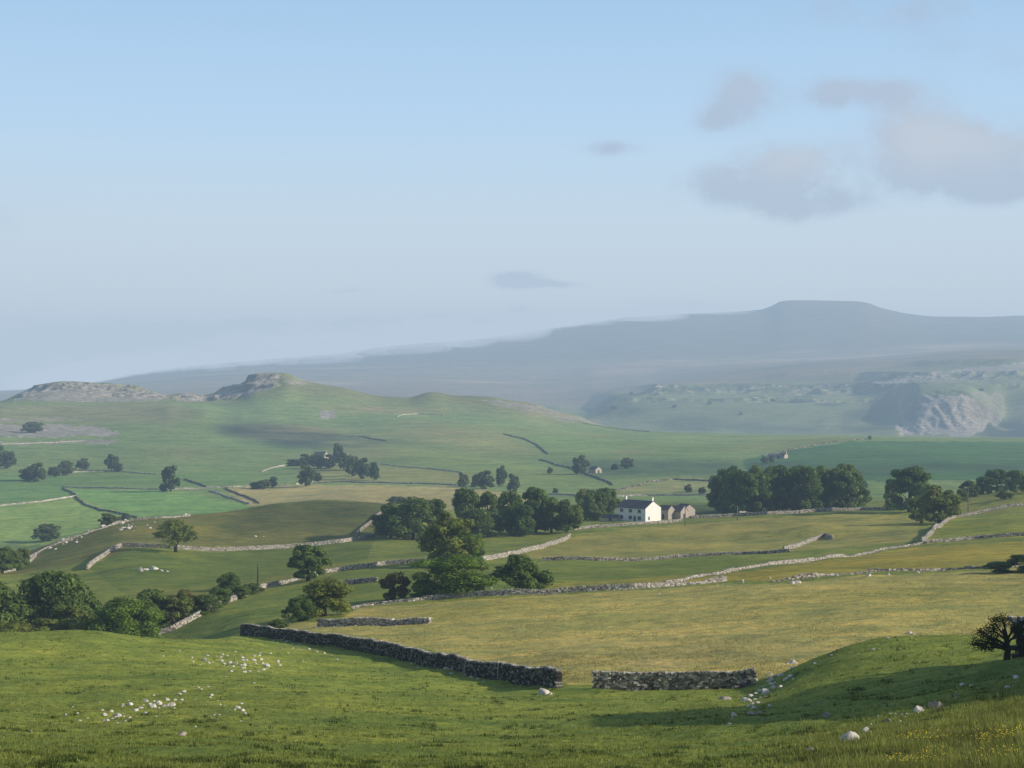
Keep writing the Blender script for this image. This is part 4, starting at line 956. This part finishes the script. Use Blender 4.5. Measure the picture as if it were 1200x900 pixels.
gable_house('lean_to_shed', 781, 610, 'low dark roofed shed between farmhouse and barn', 'shed', 4.6, 4.0, 3.6, 5.0, R(-42), 'stone_house', doors=(('f', 0, 1.0, 2.0),), dz=0)
gable_house('field_barn', 697.5, at(697, 554, 950, 1500).y, 'lone pale stone field barn beside the far dark tree', 'barn', 8, 5.5, 2.6, 4.4, R(-55), 'stone_pale', doors=(('r', 0, 1.6, 2.0),))
gable_house('far_farmhouse', 918, at(918, 537, 1250, 1700).y, 'distant pale farmhouse with a sunlit gable at the end of the far wall', 'house', 6, 4.2, 2.6, 3.9, R(-50), 'stone_pale', chim=((3.0, .6),), windows=[('f', -2, 1.4, .8, .8), ('f', 2, 1.4, .8, .8)], doors=(('f', 0, 1., 2.),))
gable_house('far_barn', 910, at(910, 538, 1250, 1700).y + 6, 'long low grey barn left of the distant farmhouse', 'barn', 13, 4.5, 2.0, 3.2, R(-20), 'stone_house', doors=(('f', 2, 2.2, 2.4),))
gable_house('valley_farmhouse', 376, at(376, 538, 1150, 1600).y, 'pale roofed farmhouse half hidden in the valley tree clump', 'house', 11, 6, 4.0, 6.0, R(-25), 'stone_pale', chim=((4.6, .8),), windows=[('f', -2.5, 1.4, 1, 1), ('f', 2.5, 1.4, 1, 1)], doors=(('f', 0, 1., 2.),))
gable_house('stone_hut', 92, at(92, 549, 1150, 1600).y, 'small pinkish stone hut above the pale valley wall', 'hut', 5, 4, 2.0, 3.4, R(-60), 'stone_house', doors=(('r', 0, 1., 1.8),))
gable_house('stone_shelter', 716, 601, 'low pale stone shelter at the left end of the farmhouse', 'hut', 5.5, 3, 1.3, 2.1, R(-15), 'stone_pale', doors=(('f', 0, .9, 1.2),))

# poles
def pole(px, d, h, label, arm=True):
    p = spot(px, d); e = empty('telegraph_pole', (p.x, p.y, p.z)); tag(e, label, 'pole', 'wooden line poles')
    m_ = MB(); m_.tube([(0, 0, -.5), (0, 0, h * .5), (0, 0, h)], [.17, .15, .11], 8); m_.build('post', M['pole'], e, True)
    if arm:
        a = MB(); a.box((0, -.16, h - .5), (1.5, .1, .12)); ar = a.build('crossarm', M['pole'], e)
        for s in (-.65, 0, .65):
            c = MB(); c.tube([(s, -.16, h - .44), (s, -.16, h - .32), (s, -.16, h - .24)], [.04, .06, .03], 7); c.build('insulator', M['ceramic'], ar)
pole(1134.5, 560, 9.5, 'wooden telegraph pole standing beside the right hand row of trees')
pole(302, 368, 5.6, 'thin dark pole standing by the end of the hedge', False)
pole(803, 560, 7.0, 'thin pole in the field below the farm outbuildings', True)
pole(864, 575, 5.0, 'faint short pole in the field left of the copse', True)

# two pale stakes leaning on the long wall
for px, d, lean, lab in ((544, 146.2, .25, 'pale wooden stake leaning on the long dark wall, farther one'), (583, 136.4, .08, 'pale wooden stake leaning on the long dark wall, nearer one')):
    p = spot(px, d); b = MB(); b.tube([(0, 0, -.2), (lean * .5, 0, .9), (lean, .1, 1.6)], [.06, .055, .05], 7)
    o = b.build('wooden_stake', M['stone_pale'], None, True, p); tag(o, lab, 'stake')

# ------------------------------------------------------------------ grass and flowers
def blades(n, seed, dens, hmin, hmax, d0, d1, px0, px1, per, wid, name, mat, label, spread=.16):
    rs = np.random.RandomState(seed)
    px = rs.uniform(px0, px1, n * 3); u = rs.uniform(0, 1, n * 3)
    d = 1 / (1 / d0 + u * (1 / d1 - 1 / d0))       # more of them close by
    x = d * (px - 600) / F; keep = dens(x, d, px) > rs.uniform(0, 1, n * 3)
    px, d, x = px[keep][:n], d[keep][:n], x[keep][:n]
    zc = cells(px, d)
    k = len(px); s = rs.uniform(hmin, hmax, k) * (.7 + .6 * rs.rand(k))
    V = np.empty((k, per, 3, 3))
    for j in range(per):
        a = rs.uniform(0, 2 * math.pi, k); r = rs.uniform(0, spread, k) * (1 + s)
        bx, by = x + np.cos(a) * r, d + np.sin(a) * r
        ln = rs.uniform(.1, .6, k) * s; w = wid * rs.uniform(.7, 1.4, k)
        hh_ = s * rs.uniform(.6, 1.1, k); b2 = a + rs.uniform(1, 2, k)
        V[:, j, 0] = np.stack([bx - np.cos(b2) * w, by - np.sin(b2) * w, zc - .03], -1)
        V[:, j, 1] = np.stack([bx + np.cos(b2) * w, by + np.sin(b2) * w, zc - .03], -1)
        V[:, j, 2] = np.stack([bx + np.cos(a) * ln, by + np.sin(a) * ln, zc + hh_], -1)
    V = V.reshape(-1, 3); me = mesh_np(name, V, np.arange(len(V)).reshape(-1, 3), mat)
    return tag(obj(name, me), label, kind='stuff')
gm = leaf_material('grass_blades', (.15, .19, .04), (.22, .27, .06), (.31, .34, .095))
gd = leaf_material('rush_blades', (.05, .08, .018), (.09, .135, .028), (.14, .19, .04))
gy = leaf_material('long_grass_blades', (.15, .19, .04), (.23, .27, .06), (.33, .34, .11))
def clump(sc_, th, seed):
    return lambda x, d, px: np.clip((fbm(x / sc_, d / sc_ / 1.6, seed, 3) - th) * 6, 0, 1)
def onhill(f):
    def g(x, d, px):
        lim = np.interp(px, [-300, 0, 200, 283, 400, 500, 600, 655, 700, 880, 960, 1040, 1200, 1600], [175, 176, 182, 210, 184, 155, 131, 120, 116, 115, 120, 126, 128, 128])
        return f(x, d, px) * (d < lim)
    return g
blades(76000, 1, onhill(lambda x, d, px: .45 + .5 * fbm(x / 6, d / 9, 3, 2)), .04, .12, 38, 190, -90, 1640, 5, .022, 'grass', gm, 'short green grass covering the foreground slope')
blades(24000, 2, onhill(clump(1.1, .30, 8)), .06, .15, 38, 190, -60, 1330, 8, .028, 'rush_grass', gd, 'dark tufts of rush dotted over the foreground grass', .22)
blades(17000, 3, onhill(lambda x, d, px: sstep(880, 1180, px) * (1 - sstep(62, 80, d)) * .9), .12, .32, 34, 80, 820, 1330, 6, .016, 'long_grass', gy, 'long seeding grass at the bottom right corner', .2)
blades(20000, 4, lambda x, d, px: np.where(d > np.interp(px, [-300, 330, 400, 500, 600, 655, 700, 880, 960, 1040, 1200, 1600], [250, 232, 200, 168, 144, 130, 124, 122, 128, 134, 134, 134]), .35 + .8 * fbm(x / 7, d / 10, 44, 3), 0) * (px > 420 - (d - 200) * .2), .06, .17, 122, 275, 330, 1330, 5, .035, 'hay_grass', leaf_material('hay_blades', (.28, .28, .09), (.40, .38, .14), (.52, .47, .21)), 'ripe yellow hay grass standing in the walled field', .5)
# buttercups
rs = np.random.RandomState(9); V = []
mb = MB(); n = 0
while n < 260:
    px = rs.uniform(1040, 1230); d = rs.uniform(40, 52)
    x = d * (px - 600) / F
    if float(fbm(np.array([x / 2.0]), np.array([d / 2.]), 4, 2)[0]) < .02 + .25 * (1190 - px) / 190: continue
    z = float(cell(px, d)); h = rs.uniform(.2, .42); r = rs.uniform(.018, .032)
    c = Vector((x, d, z + h))
    ring = [c + Vector((math.cos(t) * r, math.sin(t) * r * .9 - .0, .012 + .01 * math.sin(3 * t))) for t in np.linspace(0, 2 * math.pi, 6)[:-1]]
    for i in range(5): mb.poly([c, ring[i], ring[(i + 1) % 5]])
    n += 1
fm = plain('buttercup_yellow', (.75, .60, .03), .5, .1, 5)
tag(mb.build('buttercup_flowers', fm), 'yellow buttercups among the long grass in the bottom right corner', kind='stuff')

# ------------------------------------------------------------------ haze and low cloud
def volume_mat(name, sig, colr):
    m = bpy.data.materials.new(name); m.use_nodes = True; t = m.node_tree
    for n_ in list(t.nodes): t.nodes.remove(n_)
    out = t.nodes.new('ShaderNodeOutputMaterial'); ab = t.nodes.new('ShaderNodeVolumeAbsorption'); em = t.nodes.new('ShaderNodeEmission'); ad = t.nodes.new('ShaderNodeAddShader')
    smax = max(sig) * 1.0001
    ab.inputs['Density'].default_value = smax; ab.inputs['Color'].default_value = (1 - sig[0] / smax, 1 - sig[1] / smax, 1 - sig[2] / smax, 1)
    e = [s * c for s, c in zip(sig, colr)]; k = max(e); em.inputs['Color'].default_value = (e[0] / k, e[1] / k, e[2] / k, 1); em.inputs['Strength'].default_value = k
    t.links.new(ab.outputs[0], ad.inputs[0]); t.links.new(em.outputs[0], ad.inputs[1]); t.links.new(ad.outputs[0], out.inputs['Volume'])
    return m
HZ = volume_mat('haze', (1.15e-4, 1.32e-4, 1.45e-4), (.46, .575, .70))
b = MB(); b.box((0, 13000, CZ + 100), (60000, 36000, 1500)); ho = b.build('haze', HZ); tag(ho, 'thin blue morning haze filling the valley and the sky above', kind='stuff')
import bmesh
def puff(name, lst, mat, label):
    bm = bmesh.new()
    for (px, py, d, rw, rh) in lst:
        c = Vector((d * (px - 600) / F, d, CZ + d * (450 - py) / F)); m_ = d / F
        bmesh.ops.create_icosphere(bm, subdivisions=3, radius=1, matrix=Matrix.Translation(c) @ Matrix.Diagonal((rw * m_, rw * m_ * .8, rh * m_, 1)))
    me = bpy.data.meshes.new(name); bm.to_mesh(me); bm.free(); me.materials.append(mat)
    return tag(obj(name, me), label, kind='stuff')
CM = volume_mat('cloud', (.0021, .0021, .0021), (.54, .63, .77))
rs = random.Random(3); L_ = []
for k in range(190):
    px = rs.uniform(40, 860); yc = float(np.interp(px, [40, 150, 250, 330, 470, 550, 650, 745, 860], [444, 434, 424, 415, 401, 392, 379, 366, 362])); sz = rs.random()
    th = float(np.interp(px, [40, 450, 650, 760, 860], [1.5, 1.5, 1.0, .55, .35]))
    L_.append((px, yc + rs.gauss(0, 6) * th, rs.uniform(7300, 8900), 18 + 40 * sz ** 2, (3 + 8 * sz) * th))
puff('low_cloud', L_, CM, 'pale lilac cloud bank draped over the left shoulder of the mountain')

# ------------------------------------------------------------------ sky
w = bpy.data.worlds.new('World'); sc.world = w; w.use_nodes = True
t = w.node_tree; L = t.links; bg = t.nodes['Background']
sky = node(t, 'ShaderNodeTexSky', sky_type='NISHITA'); sky.sun_disc = False
sky.sun_elevation = R(SUN_EL); sky.sun_rotation = R(SUN_AZ); sky.altitude = 300; sky.air_density = 1.0; sky.dust_density = 1.2; sky.ozone_density = 1.2
dirv = node(t, 'ShaderNodeTexCoord').outputs['Generated']
sp = node(t, 'ShaderNodeSeparateXYZ'); L.new(dirv, sp.inputs[0])
ydir = math_(t, 'MAXIMUM', sp.outputs[1], .02)
U = math_(t, 'DIVIDE', sp.outputs[0], ydir); Vv = math_(t, 'DIVIDE', sp.outputs[2], ydir)
elev = sp.outputs[2]
k10 = 1 / .1
def c10(r, g, b_): return (r * k10, g * k10, b_ * k10)
grad = ramp(t, elev, [(0.0, (.52, .63, .80)), (.022, (.63, .75, .88)), (.05, (.80, .95, 1.03)), (.10, (.67, .88, 1.04)), (.15, (.49, .76, 1.06)), (.225, (.34, .60, .93)), (.36, (.18, .34, .64)), (.8, (.05, .11, .28))])
gs = node(t, 'ShaderNodeVectorMath', operation='SCALE'); L.new(grad, gs.inputs[0]); gs.inputs[3].default_value = k10
fwd = node(t, 'ShaderNodeMapRange', interpolation_type='SMOOTHSTEP'); L.new(sp.outputs[1], fwd.inputs[0]); fwd.inputs[1].default_value = .15; fwd.inputs[2].default_value = .8; fwd.inputs[3].default_value = 1.; fwd.inputs[4].default_value = .0
sk2 = node(t, 'ShaderNodeVectorMath', operation='SCALE'); L.new(sky.outputs[0], sk2.inputs[0]); sk2.inputs[3].default_value = .75
base = mix(t, fwd.outputs[0], gs.outputs[0], sk2.outputs[0])
# clouds: soft patches at their bearings, broken up by noise
cv = node(t, 'ShaderNodeCombineXYZ'); L.new(U, cv.inputs[0]); L.new(Vv, cv.inputs[1])
nv = noise(t, cv.outputs[0], 30, 8, .62); nv2 = noise(t, cv.outputs[0], 9, 4, .55)
mp = node(t, 'ShaderNodeMapping'); L.new(cv.outputs[0], mp.inputs[0]); mp.inputs['Location'].default_value = (3.1, 1.7, 0); nv3 = noise(t, mp.outputs[0], 12, 5, .55)
Ud = math_(t, 'ADD', U, math_(t, 'MULTIPLY', math_(t, 'SUBTRACT', nv2, .5), .035)); Vd = math_(t, 'ADD', Vv, math_(t, 'MULTIPLY', math_(t, 'SUBTRACT', nv3, .5), .030))
CL = [  # bearing, level, half width, half height, density, warmth
 (925, 198, 58, 28, .62, 1.0), (850, 220, 60, 20, .42, .2), (950, 234, 60, 17, .50, .0), (895, 234, 50, 14, .3, .0), (1085, 182, 64, 38, .62, .9), (1160, 180, 80, 36, .62, .7), (1060, 212, 40, 16, .2, .0), (1190, 222, 60, 16, .45, .0),
 (865, 112, 42, 28, .50, .4), (835, 140, 24, 16, .35, .1), (1010, 108, 62, 17, .50, .3), (1075, 125, 36, 20, .35, .2), (718, 174, 32, 9, .38, .0), (1060, 10, 160, 24, .22, .0), (1150, 60, 120, 26, .15, .0),
 (606, 328, 26, 8, 1.1, .0), (642, 333, 34, 4, .8, .0), (605, 362, 20, 5, .28, .0), (510, 374, 14, 5, .3, .0), (408, 340, 22, 4, .22, .0), (422, 379, 14, 5, .25, .0),
 (210, 386, 38, 7, .5, .0), (298, 385, 30, 7, .5, .0), (8, 381, 22, 9, .6, 3.0), (40, 420, 340, 30, 1.3, .1), (430, 402, 200, 18, 1.0, .3), (620, 383, 90, 12, .6, .3), (800, 362, 40, 8, .3, .0), (240, 30, 260, 20, .08, 0), (-60, 250, 120, 40, .2, .2)]
tot = None; warm = None
for (cx, cy, rx, ry, k, wm) in CL:
    du = math_(t, 'MULTIPLY', math_(t, 'SUBTRACT', Ud, (cx - 600) / F), F / rx); dv = math_(t, 'MULTIPLY', math_(t, 'SUBTRACT', Vd, (450 - cy) / F), F / ry)
    if ry < 12:      # small wisps follow their bearing more closely
        du = math_(t, 'MULTIPLY', math_(t, 'SUBTRACT', math_(t, 'ADD', U, math_(t, 'MULTIPLY', math_(t, 'SUBTRACT', nv2, .5), .012)), (cx - 600) / F), F / rx)
        dv = math_(t, 'MULTIPLY', math_(t, 'SUBTRACT', math_(t, 'ADD', Vv, math_(t, 'MULTIPLY', math_(t, 'SUBTRACT', nv3, .5), .012)), (450 - cy) / F), F / ry)
    r2 = math_(t, 'ADD', math_(t, 'MULTIPLY', du, du), math_(t, 'MULTIPLY', dv, dv))
    g = math_(t, 'MULTIPLY', math_(t, 'EXPONENT', math_(t, 'MULTIPLY', r2, -.9)), k * 2.0)
    tot = g if tot is None else math_(t, 'ADD', tot, g)
    if wm:
        gw = math_(t, 'MULTIPLY', g, math_(t, 'MULTIPLY', math_(t, 'ADD', math_(t, 'MULTIPLY', dv, .5), .55), wm)); gw = math_(t, 'MAXIMUM', gw, 0.)
        warm = gw if warm is None else math_(t, 'ADD', warm, gw)
brk = node(t, 'ShaderNodeMapRange'); L.new(nv, brk.inputs[0]); brk.inputs[1].default_value = .30; brk.inputs[2].default_value = .70; brk.inputs[3].default_value = .35; brk.inputs[4].default_value = 1.65
dens = math_(t, 'MULTIPLY', tot, brk.outputs[0])
dm = node(t, 'ShaderNodeMapRange', interpolation_type='SMOOTHSTEP'); L.new(dens, dm.inputs[0]); dm.inputs[1].default_value = .02; dm.inputs[2].default_value = 1.05; dm.inputs[3].default_value = 0; dm.inputs[4].default_value = .88; dens = dm.outputs[0]
ahead = math_(t, 'GREATER_THAN', sp.outputs[1], .3); dens = math_(t, 'MULTIPLY', dens, ahead)
ccol = mix(t, math_(t, 'MINIMUM', warm, 1.), c10(.385, .475, .635), c10(.60, .62, .665))
fin = mix(t, dens, base, ccol)
L.new(fin, bg.inputs['Color']); bg.inputs['Strength'].default_value = .1

# ------------------------------------------------------------------ sun, camera, render settings
sl = bpy.data.lights.new('sun', 'SUN'); sl.energy = 5.0; sl.angle = R(.6); sl.color = (1.0, .92, .78)
so = bpy.data.objects.new('sun', sl); link(so)
az, el = R(SUN_AZ), R(SUN_EL); dv_ = Vector((math.sin(az) * math.cos(el), math.cos(az) * math.cos(el), math.sin(el)))
so.rotation_euler = dv_.to_track_quat('Z', 'Y').to_euler(); so.location = (60, -30, CZ + 60)
cd = bpy.data.cameras.new('camera'); cam = bpy.data.objects.new('camera', cd); link(cam)
cam.location = (0, 0, CZ); cam.rotation_euler = (R(90), 0, 0); cd.sensor_width = 36; cd.lens = 36 * F / 1200; cd.clip_start = .1; cd.clip_end = 80000
sc.camera = cam
sc.view_settings.view_transform = 'Standard'; sc.view_settings.look = 'None'; sc.view_settings.exposure = 0; sc.view_settings.gamma = 1
sc.render.engine = 'CYCLES'
cy = sc.cycles
cy.use_denoising = True; cy.max_bounces = 5; cy.diffuse_bounces = 2; cy.transparent_max_bounces = 64; cy.volume_bounces = 0; cy.use_adaptive_sampling = True; cy.adaptive_threshold = .02
